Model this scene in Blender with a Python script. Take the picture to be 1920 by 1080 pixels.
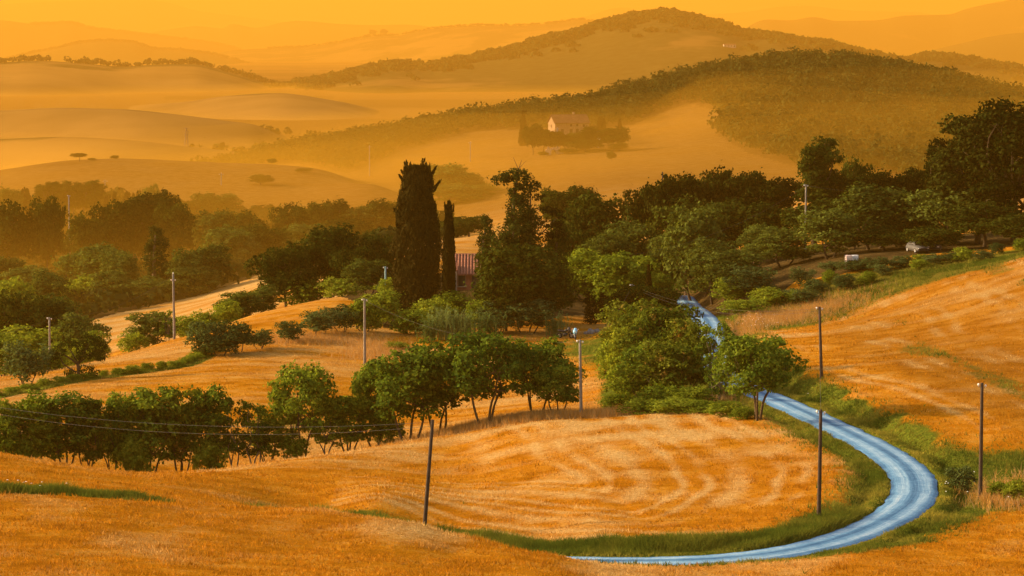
import bpy, math, random
import numpy as np
from mathutils import Vector, Matrix

for _o in list(bpy.data.objects):
    bpy.data.objects.remove(_o, do_unlink=True)
scene = bpy.context.scene
COL = scene.collection

# ------------------------------------------------------------------ camera
F = 5333.33            # focal length in pixels of the 1920 wide photograph (100 mm on 36 mm)
CAM_H = 30.0
PITCH = math.atan(495.0 / F)
cam_data = bpy.data.cameras.new('camera')
cam_data.lens = 100.0
cam_data.sensor_width = 36.0
cam_data.clip_start = 1.0
cam_data.clip_end = 60000.0
cam = bpy.data.objects.new('camera', cam_data)
cam.location = (0, 0, CAM_H)
cam.rotation_euler = (math.pi / 2 - PITCH, 0, 0)
COL.objects.link(cam)
scene.camera = cam

# ------------------------------------------------------------------ sky and sun
SUN_AZ = math.radians(80)      # to the left of the viewing direction
SUN_EL = math.radians(19)
world = bpy.data.worlds.new('World')
scene.world = world
world.use_nodes = True
wn = world.node_tree.nodes
wl = world.node_tree.links
wn.clear()
w_out = wn.new('ShaderNodeOutputWorld')
w_bg = wn.new('ShaderNodeBackground')
w_sky = wn.new('ShaderNodeTexSky')
w_sky.sky_type = 'NISHITA'
w_sky.sun_disc = False
w_sky.sun_elevation = SUN_EL
w_sky.sun_rotation = -SUN_AZ
w_sky.air_density = 1.5
w_sky.dust_density = 6.0
w_sky.ozone_density = 0.6
w_bg.inputs['Strength'].default_value = 0.14
wl.new(w_sky.outputs[0], w_bg.inputs[0])
wl.new(w_bg.outputs[0], w_out.inputs[0])

sun_data = bpy.data.lights.new('sun', 'SUN')
sun_data.energy = 5.0
sun_data.angle = math.radians(0.9)
sun_data.color = (1.0, 0.72, 0.42)
sun = bpy.data.objects.new('sun', sun_data)
sun_dir = Vector((-math.sin(SUN_AZ) * math.cos(SUN_EL), math.cos(SUN_AZ) * math.cos(SUN_EL), math.sin(SUN_EL)))
sun.rotation_euler = (-sun_dir).to_track_quat('-Z', 'Y').to_euler()
sun.location = (-200, 200, 150)
COL.objects.link(sun)

scene.view_settings.view_transform = 'Standard'
scene.view_settings.look = 'None'
scene.view_settings.exposure = 0.95
scene.view_settings.gamma = 1.0
scene.view_settings.use_curve_mapping = False
scene.cycles.use_denoising = True
scene.cycles.max_bounces = 6
scene.cycles.diffuse_bounces = 2
scene.cycles.transmission_bounces = 3
scene.cycles.volume_bounces = 0
HAZE_DENSITY = 0.00009
MIST_DENSITY = 0.00045
HAZE_COLOR = (0.97, 0.46, 0.05)
MIST_COLOR = (0.96, 0.47, 0.035)

# ------------------------------------------------------------------ picking points of the land
CP, SP = math.cos(PITCH), math.sin(PITCH)

def ray(px, py):
    u = (px - 960.0) / F
    v = -(py - 540.0) / F
    ky = CP + v * SP
    return u / ky, (-SP + v * CP) / ky       # X/Y and dz/Y

def st(px, py):
    a, b = ray(px, py)
    return 960.0 + F * a, -b                 # column number and slope of sight

ROAD = [(600, 990, 177), (700, 1012, 171.5), (800, 1031, 167), (900, 1046, 163.5), (1040, 1051, 160.5), (1150, 1052, 158.5), (1280, 1050, 157), (1400, 1043, 157.5),
        (1500, 1028, 160), (1590, 1004, 164.5), (1660, 973, 170.5), (1703, 943, 177), (1717, 913, 184),
        (1702, 880, 191), (1655, 844, 200), (1590, 810, 209.5), (1520, 777, 221), (1450, 746, 233),
        (1400, 725, 243), (1362, 700, 256), (1344, 670, 273), (1337, 640, 292), (1330, 612, 318),
        (1314, 588, 350), (1291, 570, 385), (1268, 556, 425), (1240, 547, 460)]
LAND = [
 # foreground hill
 (-300,1110,116),(-150,1100,118),(300,1100,122),(700,1100,128),(1100,1100,138),(1500,1100,144),(1900,1100,146),(2200,1100,146),
 (0,1000,142),(300,1000,146),(600,1010,150),(850,1040,148),(1040,1045,150.5),(900,1012,157),(793,989,161),(700,974,163),(1180,1066,151),
 (793,986,177),(900,1018,169),(700,968,178),(1000,1040,165),(1150,1060,155.5),(1280,1061,154),(1400,1055,154),(1500,1042,156),(1280,1082,147),(1600,1024,159),(1700,1010,163),(1900,1000,166),(2100,990,168),(1850,950,178),(1900,910,188),
 (600,957,168),(600,938,187),(600,900,198),(600,870,208),(600,856,220),(600,862,236),
 (-150,930,158),(100,938,157),(250,940,160),(100,915,166),(-150,838,200),(0,852,198),(100,867,196),(217,885,194),(327,891,193),(420,893,195),
 (0,884,228),(100,890,231),(217,896,234),(340,898,238),(420,881,206),(420,890,237),(500,869,214),(500,878,236),(-150,880,230),
 # field inside the bend
 (700,838,228),(700,840,241),(800,822,230),(800,824,240),(915,806,229),(1030,793,227),(1088,790,228),(1190,787,226),(1300,794,221),(1390,800,215),
 (850,960,182),(850,900,203),(850,840,223),(1100,980,173),(1100,900,193),(1100,840,209),(1300,1010,166),(1300,900,191),(1500,900,188),(1500,980,170.5),(1450,840,204),(700,940,182),(700,880,207),
 # fields behind
 (920,790,247),(1000,760,264),(1000,700,300),(1000,650,331),(1080,640,336),(1080,700,297),(1088,770,252),(1180,700,290),(1180,775,244),(1250,740,252),
 (700,790,264),(700,700,306),(684,684,313),(500,760,270),(500,690,307),(500,660,323),(300,760,274),(300,700,306),(100,770,274),(100,735,291),(0,742,291),(-150,770,282),(-150,725,310),
 (100,706,309),(300,656,336),(500,610,353),(640,576,366),(230,662,346),(327,634,353),(480,590,373),(640,556,386),(230,692,386),(327,664,396),(480,602,421),(640,562,430),(60,700,345),(60,715,385),
 (0,705,410),(100,706,425),(220,652,442),(300,601,500),(430,551,560),(480,526,600),(200,602,522),(0,622,520),(0,562,640),(250,572,582),(350,560,585),
 (-200,620,560),(-200,500,760),(0,500,760),(200,480,760),(400,470,760),(560,480,720),(700,468,690),
 (0,420,880),(200,395,900),(400,388,900),(560,398,880),(700,405,850),(-200,430,880),
 (0,358,980),(200,330,985),(400,332,985),(600,345,970),
 (-200,362,1010),(0,328,1050),(100,308,1060),(210,299,1070),(350,303,1070),(500,308,1050),(600,318,1020),(700,346,950),(745,366,920),(820,400,870),
 (-200,400,1500),(0,372,1500),(210,355,1500),(700,353,1010),(600,335,1110),(780,372,960),
 (700,330,1150),(750,302,1230),(850,272,1320),(950,254,1350),(1010,258,1320),(870,322,1080),(900,352,960),(1000,330,1000),(1100,340,900),(1100,300,1050),
 (1065,264,1150),(1200,330,900),(1200,270,1150),(1180,240,1300),(1250,216,1350),(1350,196,1350),(1300,300,1000),(1300,255,1150),(1400,300,1000),(1450,330,900),(1300,365,780),(1500,345,800),
 (1500,280,1050),(1700,310,950),(1900,330,900),(1500,200,1250),(1700,230,1200),(1900,270,1100),(2100,340,900),
 (400,330,1450),(500,302,1450),(600,282,1450),(700,270,1450),(800,248,1450),(900,232,1450),(1000,222,1450),(1100,216,1450),
 (1250,176,1450),(1350,147,1480),(1420,133,1500),(1500,125,1500),(1600,131,1480),(1700,150,1430),(1800,174,1380),(1900,206,1300),(2100,260,1200),
 (1200,240,1950),(1500,215,1950),(1700,235,1950),(900,290,1950),(500,335,1950),(2100,290,1800),(200,330,1950),(-200,350,1950),
 # right hand field and the strip above it
 (1820,872,196),(1920,880,194),(2100,880,192),(1920,800,210),(1920,700,236),(1920,600,268),(1920,500,310),(1920,478,335),(2100,560,270),(2100,440,320),
 (1750,800,213),(1750,700,240),(1750,600,285),(1750,545,314),(1600,700,250),(1600,620,300),(1600,586,326),(1480,680,266),(1425,620,322),(1480,608,328),
 (1500,540,352),(1600,500,352),(1750,490,346),(1900,470,348),(1400,500,405),(1600,470,405),(1850,440,405),(1300,480,490),(1300,425,600),(1600,440,540),(1850,430,540),(1500,400,650),(1800,390,650),
 (1240,585,385),(1150,560,400),(1100,580,376),(1385,640,310),
 # round the house
 (870,540,385),(800,576,370),(950,602,352),(1050,592,360),(870,470,480),(870,449,540),(870,446,640),(960,470,500),(1100,480,490),(700,520,440),(600,542,440),(750,600,360),(1100,420,680),(960,400,760),
]

def _phi(r2):
    return 0.5 * r2 * np.log(np.maximum(r2, 1e-12))
_pts = []
_val = []
for (px, py, Y) in LAND + ROAD:
    s_, t_ = st(px, py)
    _pts.append((s_ / 600.0, math.log(Y) * 3.0))
    _val.append(t_)
_P = np.array(_pts)
_V = np.array(_val)
_n = len(_P)
_d2 = ((_P[:, None, :] - _P[None, :, :]) ** 2).sum(-1)
_A = np.zeros((_n + 3, _n + 3))
_A[:_n, :_n] = _phi(_d2) + np.eye(_n) * 0.0006
_A[:_n, _n] = 1
_A[:_n, _n + 1:] = _P
_A[_n, :_n] = 1
_A[_n + 1:, :_n] = _P.T
_W = np.linalg.solve(_A, np.concatenate([_V, np.zeros(3)]))

def sstep(a, b, x):
    t = np.clip((x - a) / (b - a), 0, 1)
    return t * t * (3 - 2 * t)

def slope_sight(s, Y):
    s = np.asarray(s, float).ravel() / 600.0
    l = np.log(np.asarray(Y, float).ravel()) * 3.0
    out = np.empty(len(s))
    for i in range(0, len(s), 20000):
        a = s[i:i + 20000]
        b = l[i:i + 20000]
        r2 = (a[:, None] - _P[None, :, 0]) ** 2 + (b[:, None] - _P[None, :, 1]) ** 2
        out[i:i + 20000] = _phi(r2) @ _W[:_n] + _W[_n] + a * _W[_n + 1] + b * _W[_n + 2]
    return out

def vnoise(x, y, seed=0):
    """smooth value noise, about -1..1"""
    xi = np.floor(x).astype(np.int64)
    yi = np.floor(y).astype(np.int64)
    fx = x - xi
    fy = y - yi
    fx = fx * fx * (3 - 2 * fx)
    fy = fy * fy * (3 - 2 * fy)
    def h(a, b):
        n = (a * 374761393 + b * 668265263 + seed * 974634777) & 0x7fffffff
        n = ((n ^ (n >> 13)) * 1274126177) & 0x7fffffff
        return ((n ^ (n >> 16)) & 0xffff) / 32767.5 - 1.0
    return (h(xi, yi) * (1 - fx) + h(xi + 1, yi) * fx) * (1 - fy) + (h(xi, yi + 1) * (1 - fx) + h(xi + 1, yi + 1) * fx) * fy

def fbm(x, y, seed=0, o=4):
    r = 0
    a = 0.5
    for k in range(o):
        r = r + a * vnoise(x * 2 ** k, y * 2 ** k, seed + k)
        a *= 0.5
    return r

# centre line of the road in the world, resampled every half metre
_rc = []
for (px, py, Y) in ROAD:
    a, b = ray(px, py)
    _rc.append((a * Y, Y))
_rc = np.array(_rc)
_pp = np.vstack([2 * _rc[0] - _rc[1], _rc, 2 * _rc[-1] - _rc[-2]])
_cl = []
for i in range(1, len(_pp) - 2):
    p0, p1, p2, p3 = _pp[i - 1], _pp[i], _pp[i + 1], _pp[i + 2]
    m = max(4, int(np.linalg.norm(p2 - p1) / 0.5))
    for k in range(m):
        t = k / m
        _cl.append(0.5 * ((2 * p1) + (-p0 + p2) * t + (2 * p0 - 5 * p1 + 4 * p2 - p3) * t * t + (-p0 + 3 * p1 - 3 * p2 + p3) * t ** 3))
CL = np.array(_cl)
for _ in range(40):                        # iron out small kinks
    CL[1:-1] = 0.25 * CL[:-2] + 0.5 * CL[1:-1] + 0.25 * CL[2:]
_tg = np.gradient(CL, axis=0)
_tg /= np.linalg.norm(_tg, axis=1)[:, None]
CLN = np.stack([_tg[:, 1], -_tg[:, 0]], 1)  # points to the right when walking from near to far

def road_dist(X, Y):
    """distance from the centre line and side (+ right of the walk, - inside of the bend)"""
    X = np.asarray(X, float).ravel()
    Y = np.asarray(Y, float).ravel()
    d = np.full(len(X), 1e3)
    sd = np.ones(len(X))
    al = np.zeros(len(X))
    near = (Y < 520) & (Y > 120) & (X > -60) & (X < 110)
    idx = np.nonzero(near)[0]
    c = CL[::2]
    n = CLN[::2]
    for i in range(0, len(idx), 20000):
        j = idx[i:i + 20000]
        dx = X[j, None] - c[None, :, 0]
        dy = Y[j, None] - c[None, :, 1]
        r2 = dx * dx + dy * dy
        k = r2.argmin(1)
        d[j] = np.sqrt(r2[np.arange(len(j)), k])
        sd[j] = np.sign(dx[np.arange(len(j)), k] * n[k, 0] + dy[np.arange(len(j)), k] * n[k, 1])
        al[j] = k
    return d, sd, al

ROAD_W = 1.55
PLAIN = -82.0

def plain(Y):
    """the valley floor sinks slowly towards the far hills"""
    return PLAIN - 100 * sstep(3000, 20000, Y)

def land_raw(X, Y):
    s = 960 + F * X / Y
    sc_ = np.clip(s, -700, 2600)
    Yc = np.clip(Y, 105, 1950)
    z = CAM_H - slope_sight(sc_, Yc) * Yc
    far = sstep(1750, 2600, Y)
    zp = plain(Y) + 5 * fbm(X / 900, Y / 1400, 5, 3)
    return z * (1 - far) + zp * far, far

ROAD_Z = land_raw(CL[:, 0], CL[:, 1])[0]
for _ in range(60):
    ROAD_Z[1:-1] = 0.25 * ROAD_Z[:-2] + 0.5 * ROAD_Z[1:-1] + 0.25 * ROAD_Z[2:]

def land(X, Y, full=False):
    shp = np.shape(X)
    X = np.asarray(X, float).ravel()
    Y = np.maximum(np.asarray(Y, float).ravel(), 20.0)
    z, far = land_raw(X, Y)
    rough = 0.10 * fbm(X / 6, Y / 6, 11, 3) + 0.30 * fbm(X / 25, Y / 25, 21, 2)
    d, sd, al = road_dist(X, Y)
    use = sstep(4, 30, al) * (1 - sstep(len(CL) / 2 - 30, len(CL) / 2 - 4, al))
    z = z + rough * sstep(2.5, 6, d) * (1 - far)
    # a bank on the outside of the bend, a shallow ditch on both sides
    bank = np.where(sd > 0, 1.0 * sstep(186, 205, Y), 0.30) * sstep(2.6, 5.2, d) * (1 - sstep(8, 26, d))
    ditch = -0.30 * np.exp(-((d - 3.0) / 0.6) ** 2)
    z = z + (bank + ditch) * use
    zr = ROAD_Z[np.clip((al * 2).astype(int), 0, len(CL) - 1)]
    f = 1 - sstep(ROAD_W + 0.15, ROAD_W + 1.6, d)
    z = z * (1 - f) + zr * f
    z = z - 0.30 * (1 - sstep(ROAD_W - 0.2, ROAD_W + 0.35, d))
    if full:
        return z.reshape(shp), d.reshape(shp), sd.reshape(shp)
    return z.reshape(shp)

def ground_at(px, Y):
    """world point of the land at distance Y below column px of the photograph"""
    s = px
    X = (s - 960) / F * Y
    for _ in range(4):
        z = float(land(np.array([X]), np.array([Y]))[0])
        depth = Y * CP - (z - CAM_H) * SP
        X = (px - 960) / F * depth
    return X, Y, z

def top_z(px, py, Y):
    a, b = ray(px, py)
    return CAM_H + b * Y

# ------------------------------------------------------------------ object helpers
def tag(o, label=None, cat=None, group=None, kind=None):
    if label: o['label'] = label
    if cat: o['category'] = cat
    if group: o['group'] = group
    if kind: o['kind'] = kind
    return o

def mesh_np(name, verts, faces, mat=None, smooth=False):
    """faces: (n,3) or (n,4) array"""
    me = bpy.data.meshes.new(name)
    verts = np.asarray(verts, np.float32)
    faces = np.asarray(faces, np.int32)
    k = faces.shape[1]
    me.vertices.add(len(verts))
    me.vertices.foreach_set('co', verts.ravel())
    me.loops.add(faces.size)
    me.loops.foreach_set('vertex_index', faces.ravel())
    me.polygons.add(len(faces))
    me.polygons.foreach_set('loop_start', np.arange(0, faces.size, k, dtype=np.int32))
    me.polygons.foreach_set('loop_total', np.full(len(faces), k, np.int32))
    if smooth:
        me.polygons.foreach_set('use_smooth', np.ones(len(faces), bool))
    me.update(calc_edges=True)
    if mat is not None:
        me.materials.append(mat)
    return me

def link(name, me, parent=None, loc=None):
    o = bpy.data.objects.new(name, me)
    COL.objects.link(o)
    if parent is not None:
        o.parent = parent
    if loc is not None:
        o.location = loc
    return o

class MB:
    """collects boxes and tubes for one mesh"""
    def __init__(self):
        self.v = []
        self.f = []
    def add(self, vs, fs):
        b = len(self.v)
        self.v.extend([tuple(v) for v in vs])
        self.f.extend([tuple(i + b for i in f) for f in fs])
    def box(self, c, size, rz=0.0, M=None):
        cx, cy, cz = c
        sx, sy, sz = [q / 2 for q in size]
        ca, sa = math.cos(rz), math.sin(rz)
        vs = []
        for dz in (-sz, sz):
            for dx, dy in ((-sx, -sy), (sx, -sy), (sx, sy), (-sx, sy)):
                vs.append((cx + dx * ca - dy * sa, cy + dx * sa + dy * ca, cz + dz))
        self.add(vs, [(3, 2, 1, 0), (4, 5, 6, 7), (0, 1, 5, 4), (1, 2, 6, 5), (2, 3, 7, 6), (3, 0, 4, 7)])
    def tube(self, pts, rad, n=8, cap=True):
        pts = [Vector(p) for p in pts]
        if not hasattr(rad, '__len__'):
            rad = [rad] * len(pts)
        rings = []
        up0 = Vector((0.13, 0.21, 0.97))
        for i, p in enumerate(pts):
            d = (pts[min(i + 1, len(pts) - 1)] - pts[max(i - 1, 0)])
            if d.length < 1e-9: d = Vector((0, 0, 1))
            d.normalize()
            a = d.cross(Vector((1, 0, 0)) if abs(d.z) > 0.8 else up0).normalized()
            b = d.cross(a)
            rings.append([p + (a * math.cos(2 * math.pi * k / n) + b * math.sin(2 * math.pi * k / n)) * rad[i] for k in range(n)])
        vs = [v for r in rings for v in r]
        fs = []
        for i in range(len(pts) - 1):
            for k in range(n):
                fs.append((i * n + k, i * n + (k + 1) % n, (i + 1) * n + (k + 1) % n, (i + 1) * n + k))
        if cap:
            fs.append(tuple(range(n))[::-1])
            fs.append(tuple(range((len(pts) - 1) * n, len(pts) * n)))
        self.add(vs, fs)
    def mesh(self, name, mat, smooth=False):
        me = bpy.data.meshes.new(name)
        me.from_pydata(self.v, [], self.f)
        if smooth:
            for p in me.polygons: p.use_smooth = True
        me.update()
        if mat: me.materials.append(mat)
        return me
    def build(self, name, mat, parent=None, smooth=False, loc=None):
        return link(name, self.mesh(name, mat, smooth), parent, loc)

# ------------------------------------------------------------------ materials
def new_mat(name):
    m = bpy.data.materials.new(name)
    m.use_nodes = True
    nt = m.node_tree
    nt.nodes.clear()
    out = nt.nodes.new('ShaderNodeOutputMaterial')
    return m, nt, out

def N(nt, t, **kw):
    n = nt.nodes.new(t)
    for k, v in kw.items():
        setattr(n, k, v)
    return n

def noise(nt, vec, scale, detail=4, rough=0.55, dim='3D'):
    n = N(nt, 'ShaderNodeTexNoise')
    n.inputs['Scale'].default_value = scale
    n.inputs['Detail'].default_value = detail
    n.inputs['Roughness'].default_value = rough
    if vec is not None: nt.links.new(vec, n.inputs['Vector'])
    return n.outputs['Fac']

def ramp(nt, fac, stops):
    r = N(nt, 'ShaderNodeValToRGB')
    el = r.color_ramp.elements
    while len(el) < len(stops): el.new(0.5)
    for e, (p, c) in zip(el, stops):
        e.position = p
        e.color = (c[0], c[1], c[2], 1) if hasattr(c, '__len__') else (c, c, c, 1)
    nt.links.new(fac, r.inputs[0])
    return r.outputs[0]

def mix(nt, fac, a, b, blend='MIX'):
    m = N(nt, 'ShaderNodeMix', data_type='RGBA', blend_type=blend)
    if hasattr(fac, 'links'): nt.links.new(fac, m.inputs[0])
    else: m.inputs[0].default_value = fac
    for i, c in ((6, a), (7, b)):
        if hasattr(c, 'links'): nt.links.new(c, m.inputs[i])
        else: m.inputs[i].default_value = (c[0], c[1], c[2], 1)
    return m.outputs[2]

def mathn(nt, op, a, b=None, clamp=False):
    m = N(nt, 'ShaderNodeMath', operation=op, use_clamp=clamp)
    for i, c in ((0, a), (1, b)):
        if c is None: continue
        if hasattr(c, 'links'): nt.links.new(c, m.inputs[i])
        else: m.inputs[i].default_value = c
    return m.outputs[0]

def simple_mat(name, col, rough=0.8, var=0.25, scale=8.0, spec=0.2, metal=0.0, bump=0.0):
    m, nt, out = new_mat(name)
    tc = N(nt, 'ShaderNodeTexCoord')
    f = noise(nt, tc.outputs['Object'], scale, 5, 0.6)
    c = ramp(nt, f, [(0.3, [q * (1 - var) for q in col]), (0.7, [min(1, q * (1 + var)) for q in col])])
    b = N(nt, 'ShaderNodeBsdfPrincipled')
    nt.links.new(c, b.inputs['Base Color'])
    b.inputs['Roughness'].default_value = rough
    b.inputs['Specular IOR Level'].default_value = spec
    b.inputs['Metallic'].default_value = metal
    if bump:
        bp = N(nt, 'ShaderNodeBump')
        bp.inputs['Strength'].default_value = bump
        nt.links.new(f, bp.inputs['Height'])
        nt.links.new(bp.outputs[0], b.inputs['Normal'])
    nt.links.new(b.outputs[0], out.inputs[0])
    return m

def leaf_mat(name, dark, mid, light, trans=0.35, patch=0.0, patch_col=(0.3, 0.16, 0.03)):
    """leaves: colour differs from leaf to leaf, from clump to clump and from plant to plant"""
    m, nt, out = new_mat(name)
    geo = N(nt, 'ShaderNodeNewGeometry')
    oi = N(nt, 'ShaderNodeObjectInfo')
    big = noise(nt, geo.outputs['Position'], 0.45, 2, 0.5)
    f = mathn(nt, 'MULTIPLY', geo.outputs['Random Per Island'], 0.40)
    f = mathn(nt, 'ADD', f, mathn(nt, 'MULTIPLY', big, 0.75))
    f = mathn(nt, 'ADD', f, mathn(nt, 'MULTIPLY', mathn(nt, 'SUBTRACT', oi.outputs['Random'], 0.5), 0.30))
    c = ramp(nt, f, [(0.22, dark), (0.55, mid), (0.92, light)])
    if patch > 0:
        pf = noise(nt, geo.outputs['Position'], 0.8, 2, 0.5)
        pf = ramp(nt, pf, [(0.62, 0.0), (0.70, patch)])
        c = mix(nt, pf, c, patch_col)
    d = N(nt, 'ShaderNodeBsdfDiffuse')
    t = N(nt, 'ShaderNodeBsdfTranslucent')
    nt.links.new(c, d.inputs[0])
    tcx = mix(nt, 1.0, c, (1.0, 0.95, 0.45), 'MULTIPLY')
    nt.links.new(tcx, t.inputs[0])
    ms = N(nt, 'ShaderNodeMixShader')
    ms.inputs[0].default_value = trans
    nt.links.new(d.outputs[0], ms.inputs[1])
    nt.links.new(t.outputs[0], ms.inputs[2])
    nt.links.new(ms.outputs[0], out.inputs[0])
    return m
# ------------------------------------------------------------------ materials of the land
def make_ground_mat():
    m, nt, out = new_mat('stubble_and_grass')
    geo = N(nt, 'ShaderNodeNewGeometry')
    at = N(nt, 'ShaderNodeAttribute', attribute_name='zone')
    sep = N(nt, 'ShaderNodeSeparateColor')
    nt.links.new(at.outputs['Color'], sep.inputs[0])
    pos = geo.outputs['Position']
    fine = noise(nt, pos, 3.2, 5, 0.7)
    mid = noise(nt, pos, 0.35, 4, 0.6)
    big = noise(nt, pos, 0.06, 4, 0.6)
    orange = ramp(nt, mid, [(0.28, (0.30, 0.105, 0.005)), (0.48, (0.50, 0.195, 0.008)), (0.72, (0.64, 0.29, 0.020))])
    orange = mix(nt, ramp(nt, big, [(0.4, 0.0), (0.65, 0.55)]), orange, (0.40, 0.140, 0.007))
    straw = ramp(nt, fine, [(0.3, (0.42, 0.23, 0.06)), (0.7, (0.74, 0.49, 0.19))])
    r_ = mathn(nt, 'ADD', sep.outputs[0], mathn(nt, 'MULTIPLY', mathn(nt, 'SUBTRACT', fine, 0.5), 0.9))
    r_ = mathn(nt, 'ADD', r_, mathn(nt, 'MULTIPLY', mathn(nt, 'SUBTRACT', mid, 0.5), 0.8), clamp=True)
    c = mix(nt, r_, orange, straw)
    green = ramp(nt, fine, [(0.25, (0.045, 0.065, 0.008)), (0.55, (0.115, 0.140, 0.014)), (0.8, (0.26, 0.21, 0.03))])
    g_ = mathn(nt, 'ADD', sep.outputs[1], mathn(nt, 'MULTIPLY', mathn(nt, 'SUBTRACT', mid, 0.5), 0.9))
    g_ = ramp(nt, g_, [(0.35, 0.0), (0.65, 1.0)])
    c = mix(nt, g_, c, green)
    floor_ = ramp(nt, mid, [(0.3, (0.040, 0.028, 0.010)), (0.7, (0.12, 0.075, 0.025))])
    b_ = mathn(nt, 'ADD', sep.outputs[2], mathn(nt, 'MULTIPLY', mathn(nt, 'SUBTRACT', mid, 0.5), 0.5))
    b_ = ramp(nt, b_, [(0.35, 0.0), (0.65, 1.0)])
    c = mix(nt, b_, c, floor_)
    dim_earth = ramp(nt, mid, [(0.3, (0.10, 0.048, 0.009)), (0.7, (0.20, 0.102, 0.024))])
    c = mix(nt, at.outputs['Alpha'], c, dim_earth)  # brown earth, also stands in for weaker light on these fields
    # single stalks and clods
    spk = noise(nt, pos, 9.0, 3, 0.8)
    c = mix(nt, 1.0, c, ramp(nt, spk, [(0.3, 0.62), (0.6, 1.12)]), 'MULTIPLY')
    b = N(nt, 'ShaderNodeBsdfDiffuse')
    b.inputs['Roughness'].default_value = 0.6
    nt.links.new(c, b.inputs[0])
    bp = N(nt, 'ShaderNodeBump')
    bp.inputs['Strength'].default_value = 0.8
    bp.inputs['Distance'].default_value = 0.22
    hh = mathn(nt, 'ADD', fine, mathn(nt, 'MULTIPLY', spk, 0.6))
    nt.links.new(hh, bp.inputs['Height'])
    nt.links.new(bp.outputs[0], b.inputs['Normal'])
    nt.links.new(b.outputs[0], out.inputs[0])
    return m

def make_road_mat():
    m, nt, out = new_mat('gravel_road')
    uv = N(nt, 'ShaderNodeUVMap', uv_map='UVMap')
    mp = N(nt, 'ShaderNodeMapping')
    mp.inputs['Scale'].default_value = (9.0, 0.045, 1)
    nt.links.new(uv.outputs[0], mp.inputs[0])
    streak = noise(nt, mp.outputs[0], 2.2, 6, 0.7)
    sx = N(nt, 'ShaderNodeSeparateXYZ')
    nt.links.new(uv.outputs[0], sx.inputs[0])
    prof = ramp(nt, sx.outputs[0], [(0.0, 0.30), (0.10, 0.45), (0.24, 1.0), (0.38, 0.75), (0.47, 0.18), (0.55, 0.22), (0.64, 0.8), (0.78, 1.0), (0.92, 0.42), (1.0, 0.25)])
    geo = N(nt, 'ShaderNodeNewGeometry')
    grit = noise(nt, geo.outputs['Position'], 3.5, 6, 0.85)
    pat = noise(nt, geo.outputs['Position'], 0.5, 3, 0.6)
    f = mathn(nt, 'ADD', mathn(nt, 'MULTIPLY', prof, 0.62), mathn(nt, 'MULTIPLY', mathn(nt, 'SUBTRACT', streak, 0.5), 0.95))
    f = mathn(nt, 'ADD', f, mathn(nt, 'MULTIPLY', mathn(nt, 'SUBTRACT', grit, 0.5), 0.95))
    f = mathn(nt, 'ADD', f, mathn(nt, 'MULTIPLY', mathn(nt, 'SUBTRACT', pat, 0.5), 0.5))
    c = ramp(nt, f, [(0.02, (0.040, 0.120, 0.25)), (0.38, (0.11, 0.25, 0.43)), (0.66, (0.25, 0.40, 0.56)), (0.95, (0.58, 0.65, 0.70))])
    b = N(nt, 'ShaderNodeBsdfPrincipled')
    b.inputs['Roughness'].default_value = 0.95
    b.inputs['Specular IOR Level'].default_value = 0.05
    nt.links.new(c, b.inputs['Base Color'])
    bp = N(nt, 'ShaderNodeBump')
    bp.inputs['Strength'].default_value = 0.5
    bp.inputs['Distance'].default_value = 0.08
    nt.links.new(mathn(nt, 'ADD', streak, grit), bp.inputs['Height'])
    nt.links.new(bp.outputs[0], b.inputs['Normal'])
    nt.links.new(b.outputs[0], out.inputs[0])
    return m

M_GROUND = make_ground_mat()
M_ROAD = make_road_mat()

def poly_dist(X, Y, pts):
    """distance to a polyline given as (px, py, Y) points"""
    w = []
    for (px, py, yy) in pts:
        a, b = ray(px, py)
        w.append((a * yy, yy))
    d = np.full(X.shape, 1e9)
    for (x0, y0), (x1, y1) in zip(w[:-1], w[1:]):
        dx, dy = x1 - x0, y1 - y0
        t = np.clip(((X - x0) * dx + (Y - y0) * dy) / (dx * dx + dy * dy), 0, 1)
        d = np.minimum(d, np.hypot(X - x0 - t * dx, Y - y0 - t * dy))
    return d

DITCH = [(720, 977, 175), (793, 992, 174), (900, 1016, 169), (1040, 1038, 165), (1200, 1036, 162), (1400, 1026, 161.5), (1500, 1005, 165), (1590, 975, 172)]
HEDGE = [(-150, 768, 283), (0, 742, 291), (120, 712, 301), (230, 695, 308), (340, 684, 314), (380, 668, 322)]
GULLY = [(-150, 925, 161), (0, 925, 162), (130, 923, 163), (270, 930, 163)]
SCRUB = [(1400, 618, 322), (1480, 594, 332), (1600, 560, 336), (1750, 520, 334), (1930, 482, 338), (2100, 440, 335)]

def inside(X, Y, poly):
    """points in the polygon given in columns and distances"""
    S = 960 + F * X / Y
    L = np.log(Y) * 600
    c = np.zeros(X.shape, bool)
    p = [(a, math.log(b) * 600) for a, b in poly]
    for (x0, y0), (x1, y1) in zip(p, p[1:] + p[:1]):
        k = ((y0 > L) != (y1 > L)) & (S < (x1 - x0) * (L - y0) / (y1 - y0 + 1e-12) + x0)
        c ^= k
    return c

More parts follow.
